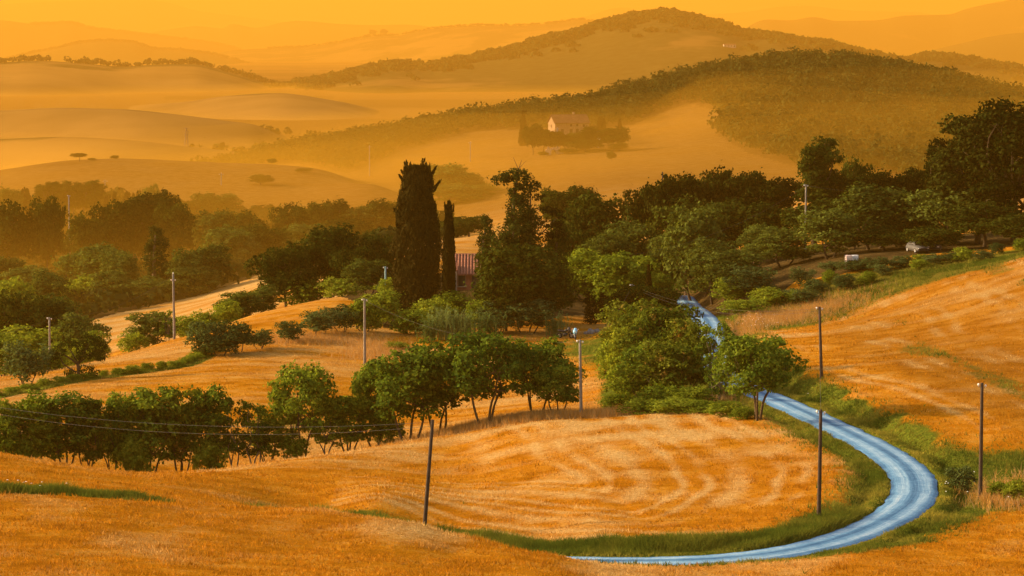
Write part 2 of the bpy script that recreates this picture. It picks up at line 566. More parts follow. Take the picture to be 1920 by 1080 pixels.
# wooded ground, as (column, distance) polygons
WOOD_HILL = [(1365, 1240), (1340, 1150), (1400, 1040), (1520, 940), (1700, 860), (2400, 700), (2400, 1290), (2000, 1330), (1800, 1520), (1500, 1640), (1300, 1600), (1200, 1560),
             (1000, 1540), (600, 1540), (330, 1540), (330, 1400), (560, 1300), (650, 1180), (700, 1240), (760, 1330), (880, 1390), (990, 1380), (1100, 1330), (1180, 1320), (1280, 1400), (1330, 1340)]
WOOD_LEFT = [(-400, 500), (120, 500), (190, 540), (310, 575), (420, 600), (500, 640), (620, 600), (760, 560), (880, 640), (780, 860), (600, 850), (420, 880), (200, 930), (-400, 930)]
WOOD_NEAR = [(880, 352), (1010, 352), (1160, 372), (1250, 368), (1290, 360), (1400, 332), (1500, 354), (1560, 347), (1640, 347), (1700, 354), (1950, 356), (2400, 345), (2400, 460), (1300, 500), (1150, 470), (940, 440), (800, 420), (700, 470), (600, 400), (620, 390), (720, 350), (860, 345)]

def zone(X, Y, d, sd):
    """how much straw, grass and woodland floor there is at a point of the land"""
    S = 960 + F * X / Y
    # --- what grows where
    straw = 0.04 + 0.5 * fbm(X / 14, Y / 9, 3, 4)
    # wheel tracks and swaths left by the harvester, parallel to the road round the bend
    loop = (sd < 0) & (d < 75) & (Y < 235) & (X > -12)
    wob = d + 1.1 * fbm(X / 12, Y / 12, 31, 3)
    ring = sstep(5, 8, d) * (1 - sstep(21, 30, d))
    brk = np.clip(fbm(X / 7, Y / 7, 33, 3) * 1.6 + 0.75, 0, 1)
    tracks = 0
    for di, wi, ai in ((6.8, 0.45, 0.8), (8.6, 0.45, 0.9), (11.4, 0.9, 0.8), (13.6, 0.4, 0.9), (15.4, 0.4, 0.9), (18.2, 0.9, 0.7), (20.6, 0.4, 0.7), (22.4, 0.4, 0.7), (26.0, 0.8, 0.5), (31.0, 0.7, 0.4)):
        tracks = tracks + ai * np.exp(-((wob - di) / wi) ** 2)
    straw += np.where(loop, tracks * brk * (0.35 + 0.65 * ring) + 0.04 * ring + 0.75 * fbm(X / 4.5, Y / 3.5, 37, 4) - 0.10, 0)
    back = inside(X, Y, [(330, 197), (480, 205), (640, 203), (760, 210), (900, 212), (1060, 208), (1250, 205), (1400, 207), (1440, 222), (1190, 232), (1030, 232), (700, 236), (500, 222), (380, 206)])
    bk = sstep(203, 211, Y + 5 * fbm(X / 5, Y / 5, 18, 3)) * (1 - sstep(228, 236, Y)) * loop * (1 - sstep(19, 24, X + 4 * fbm(X / 4, Y / 4, 28, 2)))
    straw += np.maximum(bk, back * (X < 8)) * (0.36 + 0.8 * fbm(X / 7, Y / 3, 8, 4))
    right = (sd > 0) & (d < 90) & (Y > 175) & (X > 15) & (Y < 345)
    wob2 = d + 3.0 * fbm(X / 24, Y / 24, 41, 3)
    tr2 = 0
    for di in (8.0, 9.8, 14.5, 16.3, 20.5, 22.3, 27.0, 28.8, 33.5, 35.3, 40.0, 41.8, 47.0, 48.8, 54.0, 60.0):
        tr2 = tr2 + 0.75 * np.exp(-((wob2 - di) / 0.5) ** 2)
    brk2 = np.clip(fbm(X / 10, Y / 10, 43, 3) * 1.8 + 0.6, 0, 1)
    straw += np.where(right, tr2 * brk2 + 0.9 * fbm(X / 7, Y / 5, 47, 4) + 0.02 + 0.12 * sstep(10, 40, d), 0)
    left = (1 - sstep(5, 25, X)) * sstep(235, 250, Y) * (1 - sstep(385, 430, Y))
    sw3 = 0.5 + 0.5 * np.sin((Y + 0.35 * X + 3 * fbm(X / 12, Y / 12, 51, 2)) * 2 * math.pi / 5.0)
    straw += left * (0.25 * (sw3 - 0.5) + 0.5 * fbm(X / 16, Y / 7, 53, 3) + 0.14)
    valley = (1 - sstep(-20, 5, X)) * sstep(390, 430, Y) * (1 - sstep(600, 680, Y))
    straw += valley * (0.6 * (0.5 + 0.5 * np.sin((X * 0.8 - Y * 0.45 + 4 * fbm(X / 20, Y / 20, 61, 2)) * 2 * math.pi / 11)) + 0.15)
    straw += 0.40 * sstep(420, 640, Y)
    fore = (Y < 165) & (d > 5)
    straw += np.where(fore, 0.85 * fbm(X / 5, Y / 9, 71, 4) - 0.10, 0)
    straw += 0.6 * np.exp(-(poly_dist(X, Y, GULLY) / 0.8) ** 2)
    # greens
    green = np.where(sd > 0, 1 - sstep(3.0, 6.0, d + 1.5 * fbm(X / 3, Y / 3, 19, 2)), 1 - sstep(2.6, 4.8, d + 1.5 * fbm(X / 3, Y / 3, 19, 2))) * (Y > 150)
    green = np.maximum(green, 1 - sstep(0.9, 2.6, poly_dist(X, Y, DITCH)))
    green = np.maximum(green, 1 - sstep(0.8, 2.6, poly_dist(X, Y, HEDGE)))
    green = np.maximum(green, 0.9 * (1 - sstep(1.0, 2.4, poly_dist(X, Y, GULLY))))
    green = np.maximum(green, 0.85 * (1 - sstep(4, 16, poly_dist(X, Y, SCRUB) + 4 * fbm(X / 8, Y / 8, 23, 2))))
    blob = lambda s0, y0, rs, rl, a: a * np.exp(-((S - s0) / rs) ** 2 - ((np.log(Y) - math.log(y0)) / rl) ** 2)
    green += blob(1840, 185, 120, 0.055, 0.9) + blob(1960, 190, 160, 0.05, 0.7)
    green += blob(1140, 315, 60, 0.09, 0.75) + blob(1150, 262, 30, 0.09, 0.85) + blob(1060, 325, 60, 0.04, 0.5)
    gs = 0.5 + 0.5 * np.sin(wob2 * 2 * math.pi / 15.6 + 1.0)
    green += np.where(right, 0.50 * sstep(0.80, 0.99, gs) * sstep(0.05, 0.35, fbm(X / 16, Y / 16, 81, 2) + 0.2), 0)
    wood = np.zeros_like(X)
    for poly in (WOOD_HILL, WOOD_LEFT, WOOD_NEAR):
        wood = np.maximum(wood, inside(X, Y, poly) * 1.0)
    # far plain: a quilt of fields and woods
    qx = np.floor(X / 260 + 0.4 * fbm(X / 400, Y / 400, 91, 2))
    qy = np.floor(Y / 420 + 0.4 * fbm(X / 300, Y / 500, 92, 2))
    qq = vnoise(qx * 7.3 + 0.5, qy * 5.1 + 0.5, 93)
    farm = Y > 2000
    wood = np.where(farm, np.maximum(wood, (qq > 0.25) * 0.9), wood)
    straw = np.where(farm, straw + qq * 0.3, straw)
    return np.clip(straw, 0, 1), np.clip(green, 0, 1), wood

def build_ground():
    s = np.concatenate([np.linspace(-9000, -700, 30), np.arange(-600, 2520, 6.0), np.linspace(2620, 11000, 30)])
    ln = np.concatenate([np.arange(math.log(18), math.log(105), 0.05), np.arange(math.log(105), math.log(420), 0.0042),
                         np.arange(math.log(420), math.log(2000), 0.008), np.arange(math.log(2000), math.log(56000), 0.06)])
    Yr = np.exp(ln)
    S, Y = np.meshgrid(s, Yr)
    X = (S - 960) / F * Y
    z, d, sd = land(X, Y, True)
    nr, nc = X.shape
    V = np.stack([X, Y, z], -1).reshape(-1, 3)
    i = np.arange(nr * nc).reshape(nr, nc)
    Q = np.stack([i[:-1, :-1], i[:-1, 1:], i[1:, 1:], i[1:, :-1]], -1).reshape(-1, 4)
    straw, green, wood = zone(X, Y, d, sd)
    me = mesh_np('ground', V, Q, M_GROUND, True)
    colr = np.stack([straw, green, wood, np.maximum(0.85 * sstep(620, 900, Y), 0.40 * (sd > 0) * sstep(8, 14, d) * (X > 15) * (Y > 175) * (Y < 345))], -1).astype(np.float32)  # alpha darkens the colour of far and right fields as if less lit
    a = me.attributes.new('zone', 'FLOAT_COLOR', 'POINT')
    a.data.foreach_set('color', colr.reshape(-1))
    o = link('ground', me)
    tag(o, 'rolling harvested fields in orange stubble and pale straw with grassy edges', 'ground', kind='structure')
    return o
build_ground()

def build_road():
    n = len(CL)
    us = np.linspace(-1, 1, 9)
    V = []
    UV = []
    L = np.concatenate([[0], np.cumsum(np.linalg.norm(np.diff(CL, axis=0), axis=1))])
    rr = np.random.RandomState(4)
    edge = 0.20 * fbm(L / 1.1, L * 0 + 3, 5, 4)
    edge2 = 0.20 * fbm(L / 1.1, L * 0 + 9, 6, 4)
    zc = ROAD_Z + 0.02
    for i in range(n):
        for u in us:
            w = ROAD_W + (edge[i] if u < 0 else edge2[i])
            p = CL[i] + CLN[i] * u * w
            au = abs(u)
            zz = zc[i] - 0.02 + 0.03 * math.cos(u * 1.6) - 0.035 * math.exp(-((au - 0.5) / 0.18) ** 2) - (0.12 if au > 0.99 else 0)
            V.append((p[0], p[1], zz))
            UV.append(((u + 1) / 2, L[i]))
    V = np.array(V)
    k = len(us)
    i = np.arange(n * k).reshape(n, k)
    Q = np.stack([i[:-1, :-1], i[:-1, 1:], i[1:, 1:], i[1:, :-1]], -1).reshape(-1, 4)
    me = mesh_np('road', V, Q, M_ROAD, True)
    uvl = me.uv_layers.new(name='UVMap')
    uvl.data.foreach_set('uv', np.array(UV, np.float32)[Q.ravel()].ravel())
    tag(link('road', me), 'pale blue gravel road with wheel tracks winding round a bend', 'road', kind='structure')
build_road()

# ------------------------------------------------------------------ far hills, each a ridge with a near and a far slope
def make_hill_mat():
    m, nt, out = new_mat('far_hill')
    geo = N(nt, 'ShaderNodeNewGeometry')
    a = noise(nt, geo.outputs['Position'], 0.004, 4, 0.6)
    b_ = noise(nt, geo.outputs['Position'], 0.05, 3, 0.6)
    field = ramp(nt, a, [(0.35, (0.15, 0.085, 0.020)), (0.65, (0.25, 0.14, 0.034))])
    wood = ramp(nt, b_, [(0.3, (0.030, 0.030, 0.008)), (0.7, (0.07, 0.06, 0.015))])
    at = N(nt, 'ShaderNodeAttribute', attribute_name='wood')
    f = mathn(nt, 'ADD', at.outputs['Fac'], mathn(nt, 'MULTIPLY', mathn(nt, 'SUBTRACT', a, 0.5), 1.2))
    c = mix(nt, ramp(nt, f, [(0.42, 0.0), (0.52, 1.0)]), field, wood)
    d = N(nt, 'ShaderNodeBsdfDiffuse')
    nt.links.new(c, d.inputs[0])
    nt.links.new(d.outputs[0], out.inputs[0])
    return m
M_HILL = make_hill_mat()

HILLS = [
 # distance, half depth, woodedness, ridge points (px, py), label
 (38000, 4600, 0.8, [(-900, 60), (-300, 20), (0, 8), (120, 2), (270, -2), (320, 6), (360, 18), (430, 28), (520, 40), (640, 52), (800, 75)], 'palest mountain fading into the sky at the top left'),
 (32000, 3800, 0.8, [(900, 58), (960, 46), (1040, 40), (1100, 30), (1165, 14), (1200, 20), (1260, 26), (1340, 26), (1400, 22), (1460, 13), (1510, 11), (1600, 20), (1720, 23), (1800, 40), (1950, 60)], 'pale hills on the skyline behind the highest wooded hill'),
 (25000, 3200, 0.8, [(150, 85), (270, 64), (330, 53), (370, 49), (415, 53), (435, 45), (480, 52), (530, 42), (560, 39), (640, 45), (700, 47), (760, 46), (860, 60), (980, 80)], 'pale notched hills behind the ridge with two round trees'),
 (19000, 2600, 0.7, [(-500, 30), (-100, 40), (0, 38), (60, 44), (130, 42), (170, 52), (230, 59), (300, 68), (380, 78), (440, 88), (540, 110)], 'smooth orange hill sloping down from the left edge'),
 (16500, 2300, 0.7, [(1300, 62), (1370, 44), (1430, 36), (1480, 38), (1525, 32), (1570, 39), (1640, 38), (1700, 29), (1780, 27), (1810, 17), (1870, 4), (1920, -4), (2100, -20), (2500, 20)], 'long orange hills rising to the right edge'),
 (15000, 2000, 0.35, [(330, 118), (380, 100), (470, 92), (560, 88), (620, 82), (660, 74), (700, 68), (750, 66), (790, 57), (830, 52), (900, 48), (970, 48), (1040, 43), (1090, 37), (1130, 44), (1200, 60), (1300, 90)], 'orange ridge carrying two small round trees'),
 (12500, 1700, 0.7, [(1650, 130), (1740, 96), (1800, 82), (1860, 68), (1920, 61), (2100, 55), (2400, 90)], 'low orange hill below the right hand skyline'),
 (13000, 1700, 1.4, [(-300, 118), (0, 112), (60, 100), (110, 90), (150, 81), (200, 77), (250, 80), (290, 92), (340, 95), (400, 103), (450, 116), (510, 134), (600, 160)], 'rounded wooded hill on the left below the smooth orange slope'),
 (5300, 900, -0.1, [(-500, 130), (0, 118), (60, 114), (150, 119), (230, 125), (300, 121), (360, 120), (420, 132), (480, 150), (540, 168), (640, 190)], 'broad orange hill with a soft hump on the left'),
 (5600, 1200, 0.55, [(150, 225), (240, 203), (330, 192), (430, 174), (560, 157), (640, 143), (700, 128), (740, 121), (800, 124), (860, 114), (950, 95), (1020, 75), (1080, 60), (1140, 42), (1200, 30), (1240, 26), (1300, 34), (1360, 50), (1400, 66), (1460, 70), (1490, 78), (1540, 82), (1600, 97), (1660, 110), (1700, 116), (1740, 106), (1780, 110), (1850, 121), (1890, 128), (1960, 140), (2200, 170), (2600, 200)], 'high brown hill with a wooded crest in the middle distance'),
 (2750, 420, -0.5, [(-700, 215), (-200, 212), (0, 209), (120, 204), (230, 206), (330, 215), (430, 228), (520, 240), (620, 252)], 'low orange rise on the left above the misty valley'),
 (3700, 520, -0.5, [(60, 245), (160, 222), (240, 204), (330, 195), (430, 180), (520, 175), (620, 188), (720, 212), (820, 240)], 'faint low ridge left of the high brown hill'),
 (2200, 240, -0.4, [(-400, 290), (-150, 270), (0, 262), (120, 257), (250, 264), (380, 278), (480, 288), (560, 300)], 'lowest faint rise just behind the bare left hill'),
]
from bisect import bisect
def pchip(xs, ys, x):
    xs = np.array(xs, float); ys = np.array(ys, float)
    h = np.diff(xs); dl = np.diff(ys) / h
    m = np.zeros_like(xs)
    for i in range(1, len(xs) - 1):
        if dl[i - 1] * dl[i] > 0:
            w1 = 2 * h[i] + h[i - 1]; w2 = h[i] + 2 * h[i - 1]
            m[i] = (w1 + w2) / (w1 / dl[i - 1] + w2 / dl[i])
    m[0] = dl[0]; m[-1] = dl[-1]
    i = np.clip(np.searchsorted(xs, x) - 1, 0, len(xs) - 2)
    t = (x - xs[i]) / h[i]
    return (ys[i] * (2 * t ** 3 - 3 * t ** 2 + 1) + m[i] * h[i] * (t ** 3 - 2 * t ** 2 + t) + ys[i + 1] * (-2 * t ** 3 + 3 * t ** 2) + m[i + 1] * h[i] * (t ** 3 - t ** 2))

def hill_surface(h, px, k):
    """world points of hill h at column px; k from -1 (near foot) over 0 (ridge) to 1 (far foot)"""
    D, half, wd, ridge, lab = h
    py = pchip([p[0] for p in ridge], [p[1] for p in ridge], px)
    seed = int(D) % 97
    rx = [p[0] for p in ridge]
    Yr = D * (1 + 0.03 * np.sin(px / 190.0 + seed))
    u = (px - 960) / F
    v = -(py - 540) / F
    ky = CP + v * SP
    zr = CAM_H + (-SP + v * CP) / ky * Yr
    base = plain(Yr) - 12
    Y = Yr + k * half
    X = u / ky * Yr * (1 + 0.0 * k)
    X = u / ky * Y
    ends = sstep(rx[0], rx[0] + 0.12 * (rx[-1] - rx[0]), px) * (1 - sstep(rx[-1] - 0.12 * (rx[-1] - rx[0]), rx[-1], px))
    zr = base + (zr - base) * (0.25 + 0.75 * ends)
    prof = np.cos(np.clip(np.abs(k), 0, 1) * math.pi / 2) ** 1.3
    spur = 1 + 0.20 * fbm(X / (half * 0.55), Y / (half * 0.55), seed, 4) * np.clip(np.abs(k) * 2.2, 0, 1)
    z = base + (zr - base) * np.clip(prof * spur, 0, 1.0)
    return X, Y, z

for h in HILLS:
    rx = [p[0] for p in h[3]]
    px = np.linspace(rx[0], rx[-1], 200)
    k = np.concatenate([np.linspace(-1, 0, 26), np.linspace(0.04, 1, 14)])
    PX, K = np.meshgrid(px, k)
    X, Y, z = hill_surface(h, PX, K)
    nr, nc = X.shape
    i = np.arange(nr * nc).reshape(nr, nc)
    Q = np.stack([i[:-1, :-1], i[:-1, 1:], i[1:, 1:], i[1:, :-1]], -1).reshape(-1, 4)
    me = mesh_np('hill', np.stack([X, Y, z], -1).reshape(-1, 3), Q, M_HILL, True)
    wood = h[2] * 0.5 + 0.35 + 0.35 * (1 - np.clip(np.abs(K) * 3, 0, 1)) - 0.05
    a = me.attributes.new('wood', 'FLOAT', 'POINT')
    a.data.foreach_set('value', wood.astype(np.float32).ravel())
    tag(link('hill', me), h[4], 'hill', 'far hills fading into the haze', 'structure')
# ------------------------------------------------------------------ trees and bushes
M_BARK = simple_mat('bark', (0.085, 0.058, 0.032), 0.95, 0.4, 6.0, 0.05, bump=0.4)
M_BARK_PALE = simple_mat('pale_bark', (0.16, 0.125, 0.085), 0.95, 0.35, 6.0, 0.05, bump=0.4)
LM = {
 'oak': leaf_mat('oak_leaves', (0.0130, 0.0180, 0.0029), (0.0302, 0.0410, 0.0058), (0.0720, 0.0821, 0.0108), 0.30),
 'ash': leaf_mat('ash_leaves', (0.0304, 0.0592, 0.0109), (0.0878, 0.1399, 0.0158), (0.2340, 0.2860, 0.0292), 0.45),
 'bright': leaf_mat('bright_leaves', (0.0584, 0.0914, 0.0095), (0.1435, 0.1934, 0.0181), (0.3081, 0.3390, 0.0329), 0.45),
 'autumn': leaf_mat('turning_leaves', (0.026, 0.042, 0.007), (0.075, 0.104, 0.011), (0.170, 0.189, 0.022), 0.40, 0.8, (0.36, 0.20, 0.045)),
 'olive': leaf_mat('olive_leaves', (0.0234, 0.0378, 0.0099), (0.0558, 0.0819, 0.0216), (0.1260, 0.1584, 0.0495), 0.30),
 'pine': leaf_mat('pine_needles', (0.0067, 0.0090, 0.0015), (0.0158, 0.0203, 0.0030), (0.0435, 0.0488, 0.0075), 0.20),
 'cypress': leaf_mat('cypress_scales', (0.007, 0.006, 0.002), (0.015, 0.013, 0.003), (0.034, 0.027, 0.006), 0.10),
 'dusty': leaf_mat('dusty_leaves', (0.0340, 0.0450, 0.0082), (0.0722, 0.0927, 0.0155), (0.1445, 0.1735, 0.0302), 0.38),
 'ivy': leaf_mat('ivy_leaves', (0.0176, 0.0256, 0.0056), (0.0400, 0.0496, 0.0088), (0.0880, 0.0920, 0.0144), 0.30),
 'reed': leaf_mat('reed_blades', (0.060, 0.098, 0.024), (0.120, 0.176, 0.050), (0.220, 0.280, 0.094), 0.40),
}

def quads(c, nrm, size, rng, aspect=1.0, up=None):
    """leaf faces: centre, normal and half size; returns vertices and faces"""
    n = len(c)
    nrm = nrm / (np.linalg.norm(nrm, axis=1)[:, None] + 1e-9)
    a = np.cross(nrm, up if up is not None else rng.normal(size=(n, 3)))
    a /= np.linalg.norm(a, axis=1)[:, None] + 1e-9
    b = np.cross(nrm, a)
    sz = np.asarray(size).reshape(-1, 1) * rng.uniform(0.65, 1.3, (n, 1))
    a = a * sz
    b = b * sz * aspect
    k = rng.uniform(-0.35, 0.35, (n, 1))
    # a kite rather than a square, so that no straight card edges show
    V = np.stack([c - b, c + a * (0.75 + k) + b * 0.1, c + b, c - a * (0.75 - k) - b * 0.05], 1).reshape(-1, 3)
    Fc = np.arange(n * 4).reshape(n, 4)
    return V, Fc

def rdir(rng, n):
    v = rng.normal(size=(n, 3))
    return v / np.linalg.norm(v, axis=1)[:, None]

def crown_from_lobes(rng, lobes, n_clump, per, clump_r, leaf, shell=(0.55, 1.02), aspect=1.0, droop=0.0, lower=-0.6):
    """clumps of leaves spread through the outer part of many uneven lobes"""
    area = np.array([(l[3] * l[4] + l[4] * l[5] + l[3] * l[5]) for l in lobes])
    cnt = np.maximum(1, (n_clump * area / area.sum()).astype(int))
    C = []
    O = []
    for l, m in zip(lobes, cnt):
        d = rdir(rng, m * 2)
        d = d[d[:, 2] > lower][:m]
        r = rng.uniform(shell[0], shell[1], (len(d), 1))
        p = np.array(l[:3]) + d * r * np.array(l[3:6])
        C.append(p)
        O.append(d)
    C = np.concatenate(C)
    O = np.concatenate(O)
    m = len(C)
    cr = clump_r * rng.uniform(0.6, 1.35, (m, 1, 1))
    off = rng.normal(size=(m, per, 3)) * np.array([1, 1, 0.7]) * 0.55
    P = (C[:, None, :] + off * cr).reshape(-1, 3)
    Nn = (O[:, None, :] * 0.7 + off * 0.6 + rng.normal(size=(m, per, 3)) * 0.55 + np.array([0, 0, 0.25])).reshape(-1, 3)
    if droop:
        P[:, 2] -= droop * np.abs(rng.normal(size=len(P)))
    return quads(P, Nn, np.full(len(P), leaf), rng, aspect)

def limb(b, rng, p0, p1, r0, r1, bend=0.12, n=5, sides=6):
    p0 = np.array(p0, float)
    p1 = np.array(p1, float)
    L = np.linalg.norm(p1 - p0)
    k1 = rng.normal(size=3) * L * bend
    pts = []
    rad = []
    for i in range(n + 1):
        t = i / n
        q = p0 * (1 - t) + p1 * t + k1 * math.sin(t * math.pi)
        pts.append(q)
        rad.append(r0 * (1 - t) + r1 * t)
    b.tube(pts, rad, sides)

PROTO = {}
def proto(kind, i, crown, wood, mat, bark, h, w):
    V, Fc = crown
    PROTO.setdefault(kind, []).append((mesh_np(kind + '_crown', V, Fc, LM[mat]), wood.mesh(kind + '_trunk', bark, True), h, w))

def make_broad(kind, mat, seed, h=8.0, w=8.0, base=0.22, n_lobe=11, lobe=(0.20, 0.30), clumps=650, per=11, clump_r=0.42, leaf=0.15, trunks=1, spread=0.9, flat=1.0, bark=None, lean=0.0, lower=-0.6, core=True):
    rng = np.random.RandomState(seed)
    lobes = []
    zc = h * (base + (1 - base) * 0.50)
    hz = h * (1 - base) * 0.5
    for i in range(n_lobe):
        a = 2 * math.pi * (i * 0.382 + rng.uniform(-0.08, 0.08))
        t = (i + 0.5) / n_lobe * 2 - 1
        t = t * 0.86 + rng.uniform(-0.1, 0.1)
        rr = math.sqrt(max(0.05, 1 - t * t)) * spread * rng.uniform(0.55, 1.0)
        R = w * rng.uniform(*lobe)
        cx = math.cos(a) * rr * (w / 2 - R * 0.72)
        cy = math.sin(a) * rr * (w / 2 - R * 0.72)
        cz = zc + t * (hz - R * 0.6 * flat)
        lobes.append((cx, cy, cz, R, R * rng.uniform(0.85, 1.15), R * rng.uniform(0.65, 0.95) * flat))
    if core:
        lobes.append((0, 0, zc, w * 0.24, w * 0.24, hz * 0.62))
    crown = crown_from_lobes(rng, lobes, clumps, per, clump_r, leaf, lower=lower)
    # bring the crown to its nominal height exactly
    top = np.percentile(crown[0][:, 2], 99.7)
    b = MB()
    r0 = 0.021 * h / (trunks ** 0.5)
    for k in range(trunks):
        a = 2 * math.pi * k / trunks + rng.uniform(-0.4, 0.4)
        o = np.array([math.cos(a), math.sin(a), 0]) * (0.10 * w if trunks > 1 else 0.0) * rng.uniform(0.2, 0.6)
        fork = np.array([math.cos(a), math.sin(a), 0]) * (0.17 * w if trunks > 1 else 0.02 * w) + np.array([0, 0, h * (base + 0.18)])
        limb(b, rng, o + np.array([0, 0, -0.5]), fork, r0 * 1.15, r0 * 0.7, 0.05, 5, 8)
        mine = [l for j, l in enumerate(lobes[:n_lobe]) if j % trunks == k]
        for l in mine:
            limb(b, rng, fork + rng.normal(size=3) * 0.05, l[:3], r0 * 0.55, r0 * 0.12, 0.10, 4, 5)
            for _ in range(2):
                q = np.array(l[:3]) + rdir(rng, 1)[0] * np.array(l[3:6]) * 0.8
                limb(b, rng, np.array(l[:3]) * 0.7 + fork * 0.3, q, r0 * 0.2, r0 * 0.06, 0.1, 3, 4)
    proto(kind, seed, crown, b, mat, bark or M_BARK, top, np.percentile(crown[0][:, 0], 98) - np.percentile(crown[0][:, 0], 2))

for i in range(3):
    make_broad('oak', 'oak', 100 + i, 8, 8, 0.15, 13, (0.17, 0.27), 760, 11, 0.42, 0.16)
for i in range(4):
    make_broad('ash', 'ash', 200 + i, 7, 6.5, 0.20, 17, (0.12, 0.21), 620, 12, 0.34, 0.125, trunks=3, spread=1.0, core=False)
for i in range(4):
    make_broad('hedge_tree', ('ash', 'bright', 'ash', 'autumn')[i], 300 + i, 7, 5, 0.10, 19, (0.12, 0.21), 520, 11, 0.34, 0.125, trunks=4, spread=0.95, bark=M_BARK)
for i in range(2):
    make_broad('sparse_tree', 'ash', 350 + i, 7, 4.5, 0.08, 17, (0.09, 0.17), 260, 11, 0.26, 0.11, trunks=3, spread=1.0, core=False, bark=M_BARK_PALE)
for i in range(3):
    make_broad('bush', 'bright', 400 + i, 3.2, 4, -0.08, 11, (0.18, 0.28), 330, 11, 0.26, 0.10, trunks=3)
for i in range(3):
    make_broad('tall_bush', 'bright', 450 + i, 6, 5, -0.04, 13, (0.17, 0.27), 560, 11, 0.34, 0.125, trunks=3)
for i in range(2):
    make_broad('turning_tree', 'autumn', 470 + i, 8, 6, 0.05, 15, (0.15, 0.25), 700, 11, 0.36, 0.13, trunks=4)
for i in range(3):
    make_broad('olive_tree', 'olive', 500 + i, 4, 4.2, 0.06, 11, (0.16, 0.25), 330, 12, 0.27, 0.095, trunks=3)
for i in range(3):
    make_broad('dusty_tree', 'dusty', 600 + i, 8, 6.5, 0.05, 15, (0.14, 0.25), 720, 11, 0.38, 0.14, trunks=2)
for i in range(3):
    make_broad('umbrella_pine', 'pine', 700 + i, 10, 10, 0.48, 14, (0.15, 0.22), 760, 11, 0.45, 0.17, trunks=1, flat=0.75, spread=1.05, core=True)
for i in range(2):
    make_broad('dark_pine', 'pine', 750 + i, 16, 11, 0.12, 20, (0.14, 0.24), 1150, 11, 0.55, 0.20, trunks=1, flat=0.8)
make_broad('poplar', 'oak', 770, 12, 6, 0.34, 14, (0.14, 0.23), 620, 11, 0.40, 0.15, trunks=1)

def make_column(kind, mat, seed, h, w, spikes, n, leaf, side_spikes=(), prof=None, fluff=0.0):
    """columnar tree: upright tufts packed round a stem"""
    rng = np.random.RandomState(seed)
    z = rng.uniform(0.01, 0.97, n) ** 0.95
    pf = prof or (lambda t: (0.72 + 0.55 * t - 0.35 * t * t) * (1 - t ** 5) ** 0.8 if t < 0.9 else 0.75 * (1 - t ** 5) ** 0.8)
    rad = np.array([pf(t) for t in z]) * w / 2
    a = rng.uniform(0, 2 * math.pi, n)
    rough = 1 + 0.16 * vnoise(a * 2.2, z * 9, seed) + 0.10 * vnoise(a * 5, z * 22, seed + 1)
    r = rad * rough * rng.uniform(0.72, 1.04, n)
    P = np.stack([np.cos(a) * r, np.sin(a) * r, z * h], 1)
    out = np.stack([np.cos(a), np.sin(a), np.full(n, 0.25)], 1) + rng.normal(size=(n, 3)) * 0.45
    V, Fc = quads(P, out, np.full(n, leaf), rng, 2.6, up=np.tile([0, 0, 1.0], (n, 1)) + rng.normal(size=(n, 3)) * 0.3)
    Vs, Fs = [V], [Fc]
    # flame shaped tufts that break the outline
    def spike(p, d, L, R, m):
        nonlocal Vs, Fs
        t = rng.uniform(0, 1, m)
        d = np.array(d) / np.linalg.norm(d)
        rr = R * (1 - t) ** 0.7
        Q = np.array(p) + d * (t * L)[:, None] + rdir(rng, m) * rr[:, None]
        v, f = quads(Q, rdir(rng, m) + 0.3 * (Q - np.array(p)), np.full(m, leaf * 0.8), rng, 2.4, up=np.tile(d, (m, 1)) + rng.normal(size=(m, 3)) * 0.25)
        Fs.append(f + sum(len(x) for x in Vs))
        Vs.append(v)
    for k in range(spikes):
        aa = rng.uniform(0, 2 * math.pi)
        q = rng.uniform(0.0, 0.36) * w
        zz = h * rng.uniform(0.84, 0.93)
        spike((math.cos(aa) * q, math.sin(aa) * q, zz), (0.12 * math.cos(aa), 0.12 * math.sin(aa), 1), h * rng.uniform(0.06, 0.10), w * 0.055, 60)
    for k in range(spikes * 5):
        aa = rng.uniform(0, 2 * math.pi)
        t = rng.uniform(0.06, 0.92)
        q = pf(t) * w / 2 * 0.88
        spike((math.cos(aa) * q, math.sin(aa) * q, t * h), (0.35 * math.cos(aa), 0.35 * math.sin(aa), 1), h * rng.uniform(0.03, 0.06), w * 0.05, 30)
    for (ax, t, L, tilt) in side_spikes:
        q = pf(t) * w / 2 * 0.8
        spike((ax * q, 0, t * h), (ax * tilt, 0, 1), L, w * 0.05, 110)
    b = MB()
    limb(b, rng, (0, 0, -0.5), (0, 0, h * 0.9), 0.03 * h * 0.6, 0.04, 0.01, 6, 8)
    V = np.concatenate(Vs)
    proto(kind, seed, (V, np.concatenate(Fs)), b, mat, M_BARK, np.percentile(V[:, 2], 99.8), np.percentile(V[:, 0], 99) - np.percentile(V[:, 0], 1))

make_column('tall_cypress', 'cypress', 801, 19, 6.2, 16, 17000, 0.13, [(1, 0.79, 2.2, 0.75), (1, 0.88, 2.0, 0.6), (-1, 0.60, 2.0, 0.5), (-1, 0.86, 1.3, 0.8), (-1, 0.90, 1.0, 0.8)], prof=lambda t: float(np.interp(t, [0, 0.15, 0.4, 0.6, 0.8, 0.92, 1.0], [0.80, 0.90, 1.0, 0.84, 0.68, 0.52, 0.3])))
make_column('cypress', 'cypress', 802, 12, 2.6, 7, 6500, 0.12, [(-1, 0.80, 1.2, 0.4)], prof=lambda t: (0.95 - 0.25 * t) * (1 - t ** 4) ** 0.7)
make_column('cypress', 'cypress', 803, 10, 3.2, 6, 6000, 0.12, prof=lambda t: (1.0 - 0.55 * t) * (1 - t ** 3) ** 0.7 if t > 0.08 else 0.7)

